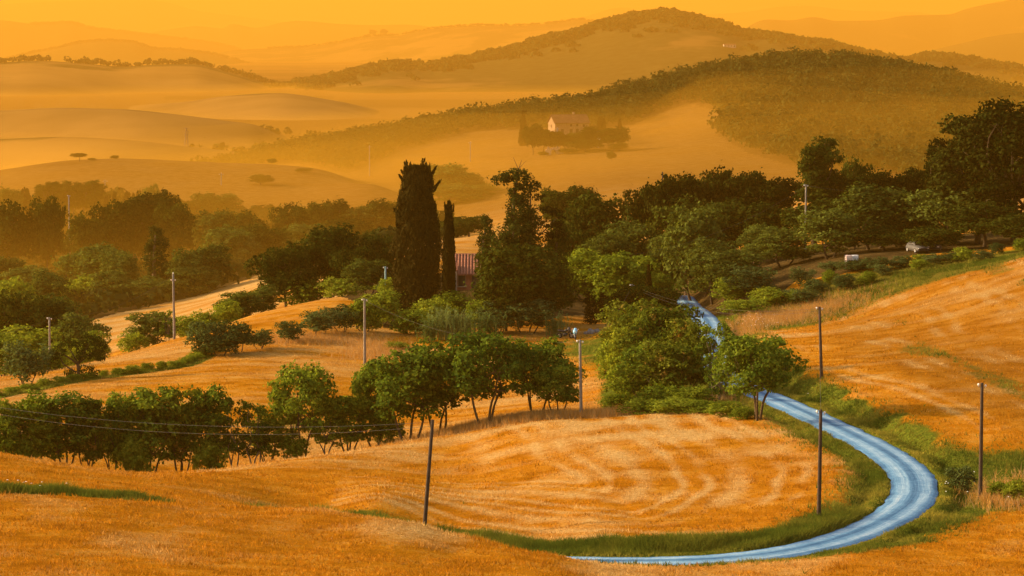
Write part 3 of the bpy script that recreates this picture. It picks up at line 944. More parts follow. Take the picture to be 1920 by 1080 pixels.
# the tree overgrown with ivy: narrow wrapped top, swelling lower down
def make_lobed(kind, mat, seed, lobes, clumps, per, clump_r, leaf, trunk, bark=M_BARK, droop=0.0, aspect=1.0, lower=-0.8):
    rng = np.random.RandomState(seed)
    crown = crown_from_lobes(rng, lobes, clumps, per, clump_r, leaf, lower=lower, droop=droop, aspect=aspect)
    b = MB()
    for (p0, p1, r0, r1) in trunk:
        limb(b, rng, p0, p1, r0, r1, 0.03, 6, 8)
    V = crown[0]
    proto(kind, seed, crown, b, mat, bark, np.percentile(V[:, 2], 99.8), np.percentile(V[:, 0], 99.5) - np.percentile(V[:, 0], 0.5))

make_lobed('ivy_clad_tree', 'ivy', 901, [
    (0.2, 0, 18.4, 1.7, 1.5, 0.85), (-1.4, 0.2, 18.0, 1.0, 1.0, 0.6), (1.5, 0, 17.3, 1.1, 1.0, 0.7), (0.3, 0, 16.3, 1.0, 1.0, 1.4),
    (0.4, 0, 14.3, 1.6, 1.5, 1.7), (0.9, 0.3, 12.6, 2.0, 1.8, 1.7), (0.1, -0.3, 11.2, 2.1, 2.0, 1.8), (-0.9, 0, 9.6, 1.9, 2.0, 1.8), (1.1, 0, 9.2, 2.2, 2.2, 2.2), (0, 0, 6.5, 2.8, 2.4, 3.0), (-1.6, -0.5, 5.0, 2.4, 2.2, 2.4), (1.8, -0.5, 5.0, 2.6, 2.2, 2.4), (0, -0.8, 2.6, 3.2, 2.6, 2.4)],
    1500, 14, 0.38, 0.12, [((0, 0, -0.5), (0.1, 0, 9), 0.5, 0.3), ((0.1, 0, 9), (0.2, 0, 18.2), 0.3, 0.1), ((0.2, 0, 18), (0.7, 0, 20.3), 0.06, 0.02), ((0.4, 0, 19), (-0.2, 0, 20.6), 0.04, 0.015), ((0.5, 0, 19.3), (1.2, 0, 20.2), 0.03, 0.012)], droop=0.25, aspect=1.5)
make_lobed('layered_pine', 'cypress', 902, [
    (-1.2, 0, 12.6, 0.8, 0.8, 0.4), (-2.2, 0.1, 10.9, 1.3, 1.2, 0.4), (-3.0, 0, 9.3, 1.3, 1.1, 0.45), (-2.4, 0, 7.6, 1.5, 1.2, 0.6), (-2.2, 0, 5.8, 1.3, 1.2, 0.8),
    (1.6, 0, 13.6, 0.8, 0.8, 0.5), (2.4, 0, 12.2, 1.6, 1.3, 0.5), (3.8, 0, 11.6, 1.5, 1.2, 0.5), (2.9, 0, 10.5, 1.9, 1.5, 0.6), (3.6, 0, 9.2, 1.6, 1.3, 0.6), (2.0, 0, 9.0, 1.4, 1.3, 0.8), (0.5, 0, 14.2, 1.0, 1.0, 0.7), (0, 0, 11, 1.2, 1.2, 2.5), (0, 0, 6.5, 1.4, 1.4, 2.5)],
    420, 13, 0.30, 0.12, [((0, 0, -0.5), (0.2, 0, 14), 0.45, 0.08), ((0.1, 0, 8), (3.8, 0, 11.3), 0.13, 0.04), ((0.1, 0, 7), (-2.8, 0, 9.0), 0.13, 0.04), ((0.1, 0, 9.5), (2.4, 0, 12.0), 0.1, 0.04)])
make_lobed('ivy_draped_tree', 'ivy', 903, [(0, 0, 9.3, 0.8, 0.8, 1.0), (0.1, 0, 7.8, 1.1, 1.1, 1.4), (-0.1, 0, 6.0, 1.2, 1.2, 1.5), (0.1, 0, 4.2, 1.25, 1.2, 1.6), (0, 0, 2.3, 1.3, 1.3, 1.8)],
    340, 14, 0.30, 0.10, [((0, 0, -0.5), (0, 0, 9), 0.28, 0.08)], droop=0.2, aspect=1.4)
make_lobed('clipped_conifer', 'cypress', 904, [(0, 0, 0.9, 1.1, 1.1, 1.0), (0.1, 0, 2.2, 1.2, 1.1, 1.0), (-0.1, 0, 3.5, 1.0, 1.0, 1.0), (0, 0, 4.6, 0.7, 0.7, 0.9)],
    240, 13, 0.28, 0.11, [((0, 0, -0.5), (0, 0, 4), 0.2, 0.06)])
make_lobed('field_maple', 'oak', 905, [(-2.6, 0, 3.6, 1.3, 1.5, 0.8), (-1.4, 0.4, 4.6, 1.3, 1.3, 0.7), (0.3, 0, 4.3, 1.2, 1.4, 0.7), (1.8, 0.2, 5.1, 1.5, 1.5, 0.9), (2.7, 0, 4.2, 1.3, 1.4, 0.9), (3.0, 0, 3.0, 1.0, 1.2, 0.9), (-3.1, 0.1, 2.9, 0.8, 1.0, 0.6), (1.0, 0, 3.2, 1.3, 1.4, 0.8), (1.2, 0.4, 1.0, 1.7, 1.2, 0.9), (-1.0, 0.3, 0.8, 0.9, 0.9, 0.6)],
    480, 12, 0.30, 0.11, [((0, 0, -0.4), (0.1, 0, 2.2), 0.28, 0.2), ((0.1, 0, 2.0), (-2.4, 0, 3.5), 0.14, 0.05), ((0.1, 0, 2.2), (-1.3, 0.3, 4.4), 0.12, 0.04), ((0.1, 0, 2.1), (1.8, 0.1, 5.0), 0.15, 0.05), ((0.1, 0, 2.0), (2.7, 0, 4.0), 0.12, 0.04), ((-0.1, 0, 1.0), (-1.9, 0, 2.1), 0.12, 0.06), ((-1.9, 0, 2.1), (-2.6, 0, 3.5), 0.07, 0.03)])

KIND_CAT = {'bush': 'bush', 'tall_bush': 'bush', 'cypress': 'cypress', 'tall_cypress': 'cypress', 'clipped_conifer': 'conifer', 'olive_tree': 'olive tree'}
_cnt = {}
TREES = []
_trng = random.Random(77)
def tree(kind, px, top, wpx, Y, label, group=None, variant=None, rot=None, thin=1.0):
    """a tree or bush whose foot stands on the land at distance Y below column px"""
    ps = PROTO[kind]
    i = _cnt.get(kind, 0)
    _cnt[kind] = i + 1
    crown, wood, h, w = ps[(i if variant is None else variant) % len(ps)]
    X, Yg, z = ground_at(px, Y)
    H = max(0.8, top_z(px, top, Y) - z)
    W = wpx / F * Y
    if kind == 'tall_bush' and H / W < 0.9:
        kind = 'bush'
        crown, wood, h, w = PROTO['bush'][i % 3]
    e = bpy.data.objects.new(kind, None)
    COL.objects.link(e)
    e.empty_display_size = 0.5
    e.location = (X, Y, z - 0.05)
    e.rotation_euler = (0, 0, _trng.uniform(0, 6.283) if rot is None else rot)
    e.scale = (W / w, W / w, H / h)
    tag(e, label, KIND_CAT.get(kind, 'tree'), group)
    link('trunk', wood, e)
    link('crown', crown, e)
    TREES.append((px, top, Y, H, W, kind))
    return e
# ------------------------------------------------------------------ planting
G = 'trees in the hedgerow behind the foreground rise'
T = tree
T('hedge_tree', 6, 746, 77, 232, 'hedgerow tree cut by the left edge of the photo', G)
T('hedge_tree', 60, 735, 92, 233, 'rounded tree second from the left in the hedgerow', G)
T('hedge_tree', 116, 737, 92, 234, 'dense tree third from the left in the hedgerow', G)
T('hedge_tree', 166, 744, 79, 234, 'dense tree fourth from the left in the hedgerow', G)
T('hedge_tree', 208, 737, 75, 235, 'dense tree fifth from the left in the hedgerow', G)
T('hedge_tree', 246, 745, 73, 236, 'shorter tree in the middle of the dense hedgerow, fifth before the sparse gap', G)
T('hedge_tree', 284, 727, 88, 236, 'tall dense hedgerow tree with branching trunks, third before the sparse gap', G)
T('hedge_tree', 340, 724, 100, 237, 'tallest dense hedgerow tree with several leaning trunks', G)
T('hedge_tree', 396, 724, 84, 237, 'last dense hedgerow tree before the sparse gap', G)
T('sparse_tree', 437, 742, 58, 237, 'thin nearly bare tree in the gap of the hedgerow', G)
T('sparse_tree', 476, 752, 63, 237, 'sparse dark leaning tree right of the hedgerow gap', G)
T('hedge_tree', 502, 770, 64, 238, 'leafy low tree beside the sparse leaning one in the hedgerow', G)
T('ash', 566, 686, 118, 238, 'tallest airy tree of the hedgerow with open crown and slim trunk', G, variant=0)
T('sparse_tree', 612, 752, 64, 238, 'slim airy tree just right of the tallest open one', G)
T('sparse_tree', 540, 765, 52, 239, 'thin tree with fine stems under the tallest open tree', G)
T('hedge_tree', 655, 742, 77, 239, 'dense dark bushy tree between the airy trees of the hedgerow', G)
T('ash', 706, 682, 90, 240, 'slender leaning tree left of the broad blue-green trees', G, variant=1)
T('bush', 722, 770, 62, 239.5, 'dark bush at the foot of the slender leaning tree', G)
T('bush', 40, 815, 60, 231.5, 'low green bush under the left end of the hedgerow', G)
T('bush', 250, 818, 56, 234, 'low bush among the trunks in the middle of the hedgerow', G)
T('bush', 556, 818, 46, 237, 'low bush among slim stems below the tallest open tree', G)
T('bush', 392, 820, 60, 236, 'low bush at the foot of the last dense hedgerow tree', G)

G = 'airy trees along the crest of the field'
T('ash', 768, 655, 140, 236, 'broad blue-green tree with golden top, left of the leaning dark pole', G, variant=2)
T('ash', 828, 640, 130, 238, 'broad tree with low side branch just right of the leaning dark pole', G, variant=3)
T('ash', 914, 624, 150, 234, 'largest airy tree with several spreading trunks in front of the reeds', G, variant=0, rot=1.0)
T('ash', 1004, 634, 112, 238, 'tall airy tree with two trunks left of the wooden pole in the centre', G, variant=1, rot=2.0)
T('ash', 1046, 676, 84, 236, 'small airy tree with a low drooping branch next to the wooden centre pole', G, variant=2, rot=0.4)

G = 'trees crowding the inside of the road'
T('turning_tree', 1165, 585, 78, 300, 'dark blue-green tree at the left end of the roadside thicket', G)
T('oak', 1210, 532, 112, 345, 'round dark tree at the back of the roadside thicket', G)
T('tall_bush', 1240, 548, 56, 345, 'light green round bush where the road disappears', G)
T('turning_tree', 1190, 560, 96, 285, 'yellow-green tree in the middle of the roadside thicket', G)
T('tall_bush', 1170, 605, 60, 272, 'bright green upright tree at the left front of the roadside thicket', G)
T('turning_tree', 1250, 572, 104, 247, 'large tree with golden turning leaves on its left flank', G, variant=0)
T('sparse_tree', 1340, 604, 64, 238, 'tall thin-stemmed tree with the road showing through', G, rot=0.3)
T('tall_bush', 1180, 690, 76, 253, 'green bush at the foot of the roadside thicket on the left', G)
T('bush', 1238, 720, 84, 233, 'dark brownish bush at the foot of the roadside thicket', G)
T('bush', 1296, 722, 80, 231, 'dark bush below the thin-stemmed tree', G)
T('bush', 1362, 752, 64, 222, 'dark bush left of the lone roadside tree', G)
T('bush', 1394, 764, 44, 218, 'low bush touching the foot of the lone roadside tree', G)
T('sparse_tree', 1344, 655, 46, 232, 'slender twiggy tree in front of the blue road', G)
T('bush', 1160, 736, 60, 246, 'bright green low bush at the edge of the centre field', G)
T('turning_tree', 1213, 575, 100, 256, 'golden-green tree in the heart of the roadside thicket', G, variant=1)
T('turning_tree', 1290, 600, 84, 241, 'dense green tree right of the one with golden turning leaves', G)
T('tall_bush', 1150, 640, 62, 276, 'dark green bush at the left foot of the thicket', G)
T('hedge_tree', 1246, 640, 104, 237, 'dim green bush under the golden turning tree', G)
T('hedge_tree', 1203, 640, 84, 240, 'green bush low in the middle of the thicket', G)
T('bush', 1270, 745, 90, 228, 'brown-green scrub at the edge of the pale field', G)
T('bush', 1210, 745, 76, 230, 'low scrub where the thicket meets the pale field', G)
T('bush', 1322, 750, 76, 226, 'low scrub between thicket and lone roadside tree', G)
T('ash', 1420, 626, 152, 217, 'lone dark green tree standing on the inner edge of the road bend', variant=0, rot=2.2)

# round the house
T('tall_cypress', 783, 303, 86, 366, 'tall broad dark cypress with ragged top left of the tiled house', rot=0.0)
T('cypress', 842, 376, 25, 372, 'narrow dark cypress between the broad one and the tiled roof', variant=0)
T('ivy_clad_tree', 966, 318, 130, 352, 'tall tree wrapped in ivy with a bare twig on top, right of the house', rot=0.0)
T('layered_pine', 992, 352, 118, 362, 'black layered pine peeping out behind the ivy clad tree', rot=0.0)
T('ivy_draped_tree', 911, 402, 44, 358, 'slim ivy covered column left of the tall ivy clad tree')
T('ivy_draped_tree', 1044, 410, 54, 364, 'ivy covered trunk right of the tall ivy clad tree')
T('oak', 974, 458, 150, 346, 'broad dark round tree at the foot of the ivy clad tree')
T('oak', 948, 505, 88, 343, 'dark green tree right in front of the house wall')
T('oak', 1018, 500, 104, 347, 'dark round tree shading the yard with the motorcycle')
T('tall_bush', 905, 562, 60, 342, 'dark bush at the left foot of the broad round tree', variant=1)
T('olive_tree', 932, 566, 78, 341, 'dark low bush under the left side of the broad round tree', variant=1)
T('olive_tree', 990, 560, 84, 342, 'dark low bush under the right side of the broad round tree', variant=2)
G = 'bushes below the house'
T('tall_bush', 770, 580, 76, 344, 'light green bush in front of the broad cypress', G)
T('tall_bush', 815, 560, 80, 350, 'yellow-green tall bush between cypress and reeds', G)
T('bush', 845, 545, 66, 362, 'green bush below the red house wall', G)
T('tall_bush', 712, 545, 72, 352, 'green bush left of the broad cypress behind the grey pole', G)
T('tall_bush', 682, 560, 60, 344, 'leafy bush behind the tall grey pole', G)
T('tall_bush', 738, 520, 62, 370, 'green bush touching the left side of the broad cypress', G)
T('bush', 742, 640, 44, 330, 'low bush at the field edge below the light green bush', G)

G = 'small dark conifers beside the yard'
T('clipped_conifer', 1108, 545, 30, 352, 'dark shaggy conifer nearest the yard', G)
T('clipped_conifer', 1130, 548, 30, 356, 'dark shaggy conifer right of its twin by the yard', G)
T('cypress', 1216, 494, 17, 372, 'small pointed cypress rising out of the green thicket', variant=1)

G = 'trees behind the yard'
T('oak', 1112, 364, 118, 425, 'dark rounded tree right of the ivy clad tree', G)
T('oak', 1068, 420, 70, 405, 'dark tree between ivy column and rounded tree', G)
T('dusty_tree', 1180, 412, 100, 408, 'dusty green tree in front of the dark pines, nearest the centre', G)
T('dusty_tree', 1140, 430, 76, 398, 'dusty olive tree left of its taller neighbour behind the yard', G)
T('tall_bush', 1100, 466, 100, 385, 'light green round tree just behind the yard', G)
T('tall_bush', 1158, 474, 96, 380, 'light green tree above the dark conifers', G)
T('tall_bush', 1204, 480, 74, 386, 'light green tree next to the small pointed cypress', G)
T('tall_bush', 1238, 512, 60, 378, 'green bush above the far end of the road', G)

G = 'dark flat-topped pines on the ridge'
T('umbrella_pine', 1212, 352, 90, 420, 'leftmost dark flat-topped pine, lower than the rest', G)
T('umbrella_pine', 1255, 328, 110, 425, 'second dark pine from the left with bumpy top', G)
T('umbrella_pine', 1318, 322, 120, 430, 'third dark pine from the left', G)
T('umbrella_pine', 1378, 319, 120, 428, 'highest of the dark flat-topped pines', G)
T('umbrella_pine', 1440, 331, 118, 426, 'dark flat-topped pine left of the upright poplar', G)
T('oak', 1290, 372, 130, 415, 'dark tree filling the gap below the second pine', G)
T('oak', 1360, 376, 130, 415, 'dark tree below the highest flat-topped pine', G)
T('oak', 1440, 380, 120, 412, 'dark tree below the pine next to the poplar', G)
T('poplar', 1532, 260, 86, 400, 'upright dark tree rising above the pines with the sky behind', rot=0.7)
T('oak', 1602, 296, 64, 412, 'small dark spreading tree right of the upright one', rot=0.9)
T('umbrella_pine', 1570, 320, 110, 405, 'flat dark pine under the small spreading tree', G)
T('umbrella_pine', 1655, 322, 130, 405, 'long flat dark pine behind the dusty trees', G)
T('umbrella_pine', 1735, 316, 110, 400, 'flat dark pine left of the huge dark pines', G)
T('oak', 1560, 372, 150, 395, 'dark tree behind the short grey pole', G)
T('oak', 1690, 370, 150, 392, 'dark tree between the two tall dusty trees', G)
G = 'huge dark pines at the right edge'
T('dark_pine', 1772, 262, 74, 372, 'smaller round pine on the left flank of the huge ones', G, variant=1)
T('dark_pine', 1832, 208, 150, 368, 'huge dark pine left of the one cut by the edge', G, variant=0)
T('dark_pine', 1900, 190, 140, 362, 'huge dark pine cut by the right edge', G, variant=1)
T('dark_pine', 1985, 200, 150, 366, 'huge dark pine just outside the right edge', G, variant=0)
G = 'dusty trees on the slope above the right field'
T('dusty_tree', 1305, 386, 104, 392, 'tall dusty tree in front of the dark pines, above the far road', G)
T('dusty_tree', 1246, 440, 64, 400, 'pale dusty tree leaning over the far road', G)
T('dusty_tree', 1338, 446, 90, 372, 'dusty tree in the middle of the slope thicket', G)
T('dusty_tree', 1382, 470, 96, 360, 'dusty grey-green tree low in the slope thicket', G)
T('dusty_tree', 1420, 420, 66, 385, 'yellowish thin tree against the dark pines', G)
T('dusty_tree', 1468, 426, 92, 372, 'upright dusty tree left of the short grey pole', G)
T('dusty_tree', 1556, 392, 108, 366, 'olive-like tree with visible trunk beside the white tank', G)
T('dusty_tree', 1640, 345, 124, 372, 'tall dusty tree behind the white tank', G)
T('dusty_tree', 1712, 382, 86, 376, 'dusty tree between the tall one and the parked cars', G)
T('dusty_tree', 1775, 352, 130, 368, 'broad dusty tree above the parked cars', G)
T('oak', 1845, 372, 130, 360, 'dark round tree right of the parked cars', G)
T('oak', 1915, 400, 100, 352, 'dark low tree at the right edge above the field', G)
T('oak', 1655, 430, 100, 364, 'dark bush-like tree right of the white tank', G)
T('oak', 1745, 425, 90, 358, 'dark tree just above the parked cars', G)
T('olive_tree', 1410, 498, 84, 350, 'grey-green round tree at the left of the olive slope', G)
T('tall_bush', 1376, 520, 80, 352, 'green bush above the road bank', G)
T('tall_bush', 1352, 505, 60, 376, 'dusty bush beside the far road', G)
T('tall_bush', 1440, 538, 70, 338, 'green bush at the lower edge of the slope thicket', G)
T('bush', 1395, 560, 80, 332, 'low green bush above the tall dry grass', G)
G = 'young olive trees above the right field'
T('olive_tree', 1502, 500, 40, 348, 'young olive tree at the left of the planted slope', G)
T('olive_tree', 1556, 490, 40, 352, 'young round olive tree on a thin stem below the tree with visible trunk', G)
T('olive_tree', 1580, 512, 36, 338, 'bright young olive tree in front of the white tank', G)
T('olive_tree', 1526, 524, 46, 340, 'grey young olive tree low on the slope', G)
T('olive_tree', 1480, 540, 36, 338, 'small grey olive bush beside the thicket', G)
T('olive_tree', 1598, 488, 50, 347, 'olive bush right below the white tank', G)
T('olive_tree', 1646, 480, 40, 344, 'round young olive tree with bare stem right of the white tank', G)
T('olive_tree', 1694, 478, 34, 345, 'grey shrub left of the parked cars', G)
T('bush', 1730, 476, 40, 346, 'green shrub in front of the parked cars', G)
T('olive_tree', 1765, 484, 40, 345, 'yellow-green shrub right of the parked cars', G)
T('bush', 1622, 516, 30, 338, 'tiny yellow shrub between the young olives', G)
T('olive_tree', 1800, 478, 36, 346, 'small shrub under the huge dark pine', G)

# the left-hand fields
G = 'olive bushes along the left field edge'
T('olive_tree', 386, 602, 64, 322, 'dark olive tree at the left end of the bush row', G)
T('olive_tree', 442, 600, 66, 323, 'dark olive tree second in the bush row', G)
T('olive_tree', 488, 616, 46, 326, 'smaller open olive tree third in the bush row', G)
T('olive_tree', 543, 600, 50, 332, 'airy olive bush with gaps, standing alone in the row', G)
T('olive_tree', 598, 578, 64, 338, 'larger olive tree left of the tall grey pole', G)
T('olive_tree', 640, 572, 62, 342, 'olive tree nearest the tall grey pole', G)
T('olive_tree', 415, 622, 70, 321, 'low olive bush between the first two of the row', G)
T('field_maple', 145, 624, 108, 304, 'dark spreading tree with twisted trunk in the left field', rot=0.0)
T('olive_tree', 48, 640, 72, 302, 'small round tree on two thin stems in the left field', variant=0)
T('tall_bush', 8, 622, 90, 330, 'light green tree cut by the left edge')
T('bush', 95, 660, 60, 330, 'pale bush behind the small round tree')
G = 'trees in the hollow at the left edge'
T('oak', 40, 548, 120, 415, 'green tree in the hollow at the left edge, tallest there', G)
T('dusty_tree', 100, 552, 100, 418, 'yellow-green tree in the hollow behind the spreading one', G)
T('dusty_tree', 150, 586, 80, 410, 'yellow-green tree at the right end of the hollow group', G)
T('tall_bush', 182, 620, 52, 402, 'small bright tree at the end of the hollow group', G)
T('oak', -20, 560, 100, 420, 'tree in the hollow reaching in from beyond the left edge', G)
T('tall_bush', 60, 610, 110, 400, 'leafy mass below the tallest tree of the hollow', G)
T('tall_bush', 130, 640, 90, 392, 'leafy mass behind the dark spreading tree', G)
G = 'bushes behind the orange field'
T('dusty_tree', 282, 585, 76, 366, 'yellow-green bush left of the pole with white insulators', G)
T('sparse_tree', 315, 580, 30, 364, 'thin little tree just left of the pole with white insulators', G)
T('bush', 350, 592, 74, 372, 'grey-green bush right of the pole with white insulators', G)
T('bush', 382, 582, 50, 376, 'low bush behind the dark olive tree', G)
T('bush', 250, 622, 50, 360, 'low bush at the foot of the orange field crest', G)
T('dusty_tree', 450, 545, 74, 392, 'yellow-green bush where the orange field meets the trees', G)
T('bush', 425, 562, 50, 386, 'small yellow-green bush beside the valley field', G)
T('dusty_tree', 495, 535, 60, 396, 'yellow-green bush at the foot of the dark oak', G)
G = 'dark trees left of the house'
T('oak', 534, 458, 100, 402, 'dark oak at the left of the group by the orange field', G)
T('oak', 618, 424, 118, 408, 'tallest broad dark oak of the group by the orange field', G)
T('oak', 668, 462, 90, 400, 'dark oak right of the tallest broad one', G)
T('oak', 712, 434, 74, 410, 'dark tree close to the broad cypress on its left', G)
T('dusty_tree', 690, 486, 74, 388, 'olive-brown tree behind the short turquoise pole', G)
T('bush', 575, 520, 80, 400, 'dark bush between the oaks by the orange field', G)
T('bush', 640, 520, 76, 396, 'bush at the foot of the tallest broad oak', G)

# the hazy valley on the left
V1 = 'hazy trees in the valley on the left'
T('oak', 20, 380, 90, 690, 'dark round tree at the left edge of the hazy valley', V1)
T('oak', 90, 370, 70, 690, 'dark dome-shaped tree second from the left in the hazy valley', V1)
T('oak', 160, 400, 62, 680, 'dark tree right of the dome-shaped one in the hazy valley', V1)
T('oak', 215, 380, 80, 690, 'dark tree with visible trunk in the hazy valley', V1)
T('umbrella_pine', 285, 360, 110, 700, 'dark wide flat-topped tree in the hazy valley', V1)
T('oak', 325, 382, 80, 690, 'dark tree on the right shoulder of the wide flat-topped one', V1)
T('oak', 255, 375, 70, 695, 'dark tree between visible trunk and flat top in the hazy valley', V1)
T('ivy_draped_tree', 293, 424, 52, 590, 'dim cone-shaped tree rising from the misty bushes')
T('dusty_tree', 195, 458, 100, 610, 'lit yellow-green tree in the misty bushes left of the cone', V1)
T('dusty_tree', 145, 470, 70, 620, 'lit round bush left of the yellow-green tree in the mist', V1)
T('dusty_tree', 225, 475, 70, 600, 'lit bush between yellow-green tree and cone', V1)
T('dusty_tree', 395, 458, 84, 600, 'light green dome-shaped bush right of the cone', V1)
T('dusty_tree', 350, 468, 66, 595, 'smaller light green bush close to the cone', V1)
T('dusty_tree', 360, 500, 90, 588, 'low light green bush above the misty field', V1)
T('bush', 165, 515, 80, 585, 'grey rounded bush at the foot of the misty thicket', V1)
T('bush', 115, 528, 60, 580, 'small grey bush left of the rounded one in the mist', V1)
T('dusty_tree', 205, 505, 70, 580, 'green bush above the start of the misty field', V1)
T('dusty_tree', 270, 520, 90, 578, 'dim bush below the cone-shaped cypress', V1)
T('dusty_tree', 60, 500, 90, 600, 'pale green bush on the left side of the mist', V1)
T('dusty_tree', 10, 480, 80, 620, 'pale bush at the left edge of the mist', V1)
T('bush', 20, 520, 90, 560, 'low pale bush at the left edge below the mist', V1)
T('dusty_tree', 90, 510, 70, 570, 'low pale green bush second from the left edge below the mist', V1)
T('dusty_tree', 405, 395, 80, 720, 'dim tree behind the light green dome', V1)
T('oak', 455, 398, 80, 715, 'dim tree in the middle of the valley wood', V1)
T('dusty_tree', 430, 425, 90, 660, 'dim olive-brown tree above the misty field', V1)
T('oak', 490, 420, 90, 670, 'dim olive-brown tree left of the dark oak', V1)
T('oak', 545, 382, 70, 720, 'dark tree with notched top in the valley wood', V1)
T('oak', 595, 380, 60, 730, 'round tree right of the notched one in the valley wood', V1)
T('oak', 625, 374, 64, 735, 'dark round tree in the valley wood above the broad oak', V1)
T('dusty_tree', 680, 384, 80, 735, 'dim tree in the valley wood left of the broad cypress', V1)
T('oak', 725, 375, 80, 735, 'dim tree in the valley wood touching the broad cypress', V1)
T('dusty_tree', 575, 420, 90, 690, 'dim tree below the notched tree of the valley wood', V1)
T('oak', 655, 410, 90, 700, 'dim tree between broad oak and valley wood', V1)
V2 = 'pale trees at the back of the left valley'
for px, top, w, kd, lab in (
    (20, 352, 60, 'dusty_tree', 'pale tree at the left edge below the bare hill'),
    (52, 352, 26, 'cypress', 'pale pointed tree second from the left below the bare hill'),
    (84, 342, 34, 'poplar', 'first pale tall tree of the row below the bare hill'),
    (100, 341, 34, 'poplar', 'second pale tall tree of the row below the bare hill'),
    (118, 340, 36, 'poplar', 'third pale tall tree of the row below the bare hill'),
    (136, 342, 36, 'poplar', 'fourth pale tall tree of the row below the bare hill'),
    (156, 342, 40, 'poplar', 'fifth pale tall tree of the row below the bare hill'),
    (176, 338, 46, 'poplar', 'broadest pale tree at the right end of the row'),
    (200, 365, 20, 'cypress', 'small pale cypress right of the row of tall trees'),
    (215, 358, 16, 'cypress', 'pale slim cypress below the small pole on the hill'),
    (238, 358, 20, 'cypress', 'pale cypress second right of the small pole on the hill'),
    (250, 361, 12, 'cypress', 'tiny pale cypress, thinnest of its row'),
    (259, 356, 16, 'cypress', 'pale cypress next to the pale bushy tree'),
    (284, 346, 34, 'dusty_tree', 'pale pointed bushy tree right of the small cypresses'),
    (385, 362, 50, 'dusty_tree', 'pale tree on the slope of the bare hill'),
    (420, 363, 56, 'dusty_tree', 'pale tree under the second small pole on the hill'),
    (360, 375, 50, 'dusty_tree', 'low pale tree left of the two on the bare slope')):
    T(kd, px, top, w, 860, lab, V2, variant=1 if kd == 'cypress' else None)

# in the fields round the distant farm
V3 = 'trees round the distant farm'
T('cypress', 981, 206, 17, 1170, 'dark pointed cypress left of the distant farmhouse', V3, variant=1)
T('oak', 1000, 232, 34, 1100, 'dark tree between pointed cypress and farmhouse', V3)
T('oak', 1020, 240, 36, 1100, 'dim tree in front of the lit farm gable', V3)
T('oak', 1098, 262, 62, 1090, 'round tree in front of the distant farm', V3)
T('oak', 1040, 246, 40, 1100, 'dim tree in front of the farmhouse corner', V3)
T('oak', 1080, 248, 40, 1100, 'dim tree in front of the right half of the farmhouse', V3)
T('oak', 1105, 236, 34, 1100, 'dim tree touching the right end of the farmhouse', V3)
T('oak', 1060, 252, 40, 1100, 'dim tree below the farmhouse windows', V3)
T('cypress', 1124, 219, 12, 1175, 'first small cypress right of the farmhouse', V3, variant=0)
T('cypress', 1132, 221, 10, 1175, 'second small cypress right of the farmhouse', V3, variant=0)
T('oak', 1150, 238, 60, 1100, 'dim low tree right of the small cypresses by the farm', V3)
T('cypress', 1162, 222, 12, 1190, 'single small cypress by the field right of the farm', V3, variant=1)
T('oak', 1018, 284, 18, 1085, 'small round bush left of the ruined shed', V3)
T('oak', 1066, 278, 36, 1085, 'yellowish bush between shed and round tree', V3)
T('oak', 1160, 268, 34, 1090, 'yellowish bush on the slope right of the farm', V3)
T('oak', 1146, 284, 16, 1030, 'small bush on the slope below the farm', V3)
T('dusty_tree', 835, 308, 90, 930, 'misty grove tree behind the broad cypress', 'misty grove beyond the house')
T('dusty_tree', 872, 322, 70, 925, 'misty grove tree in the middle of the grove beyond the house', 'misty grove beyond the house')
T('dusty_tree', 900, 345, 60, 915, 'misty grove tree lowest on the slope', 'misty grove beyond the house')
T('dusty_tree', 850, 345, 110, 905, 'misty grove tree in front of the others', 'misty grove beyond the house')
T('oak', 1072, 350, 96, 560, 'dim tree crown behind the layered pine', 'dim trees beyond the yard')
T('oak', 1034, 352, 40, 570, 'small dim tree right behind the layered pine', 'dim trees beyond the yard')
T('oak', 880, 405, 70, 620, 'dim tree between small cypress and ivy column', 'dim trees beyond the yard')
T('oak', 850, 412, 60, 610, 'dim tree just right of the small cypress', 'dim trees beyond the yard')
# on the bare hill at the left
V4 = 'small trees on the crest of the bare hill'
T('umbrella_pine', 149, 287, 32, 1062, 'small flat-topped tree on the crest of the bare hill', V4)
T('oak', 172, 296, 14, 1064, 'tiny bush right of the flat-topped tree on the bare crest', V4)
T('oak', 215, 291, 14, 1066, 'tiny bush in the middle of the bare crest', V4)
T('oak', 510, 297, 16, 1050, 'small round bush on the right part of the bare crest', V4)
T('oak', 490, 327, 40, 960, 'low scrub patch on the slope of the bare hill', V4)
T('oak', 570, 315, 28, 1000, 'faint scrub patch near the right end of the bare hill', V4)
# low growth along the strip between the two left fields and by the right pole
_hr = random.Random(3)
ORD = 'first second third fourth fifth sixth seventh eighth ninth tenth eleventh twelfth thirteenth fourteenth fifteenth sixteenth seventeenth eighteenth nineteenth twentieth'.split()
for i in range(20):
    f = i / 19 * (len(HEDGE) - 1.3) + 0.7
    k = min(int(f), len(HEDGE) - 2)
    a, b = HEDGE[k], HEDGE[k + 1]
    q = f - k
    px = a[0] + (b[0] - a[0]) * q
    Yq = a[2] + (b[2] - a[2]) * q
    gx, gy, gz = ground_at(px, Yq)
    hh = _hr.uniform(0.55, 1.1)
    top = 540 + F * ((-(gz + hh - CAM_H) * CP - Yq * SP) / (Yq * CP - (gz + hh - CAM_H) * SP))
    T('bush', px, top, _hr.uniform(18, 34), Yq + _hr.uniform(-0.5, 0.5), ORD[i] + ' low green shrub from the left in the strip between the left fields', 'shrubs in the strip between the left fields')
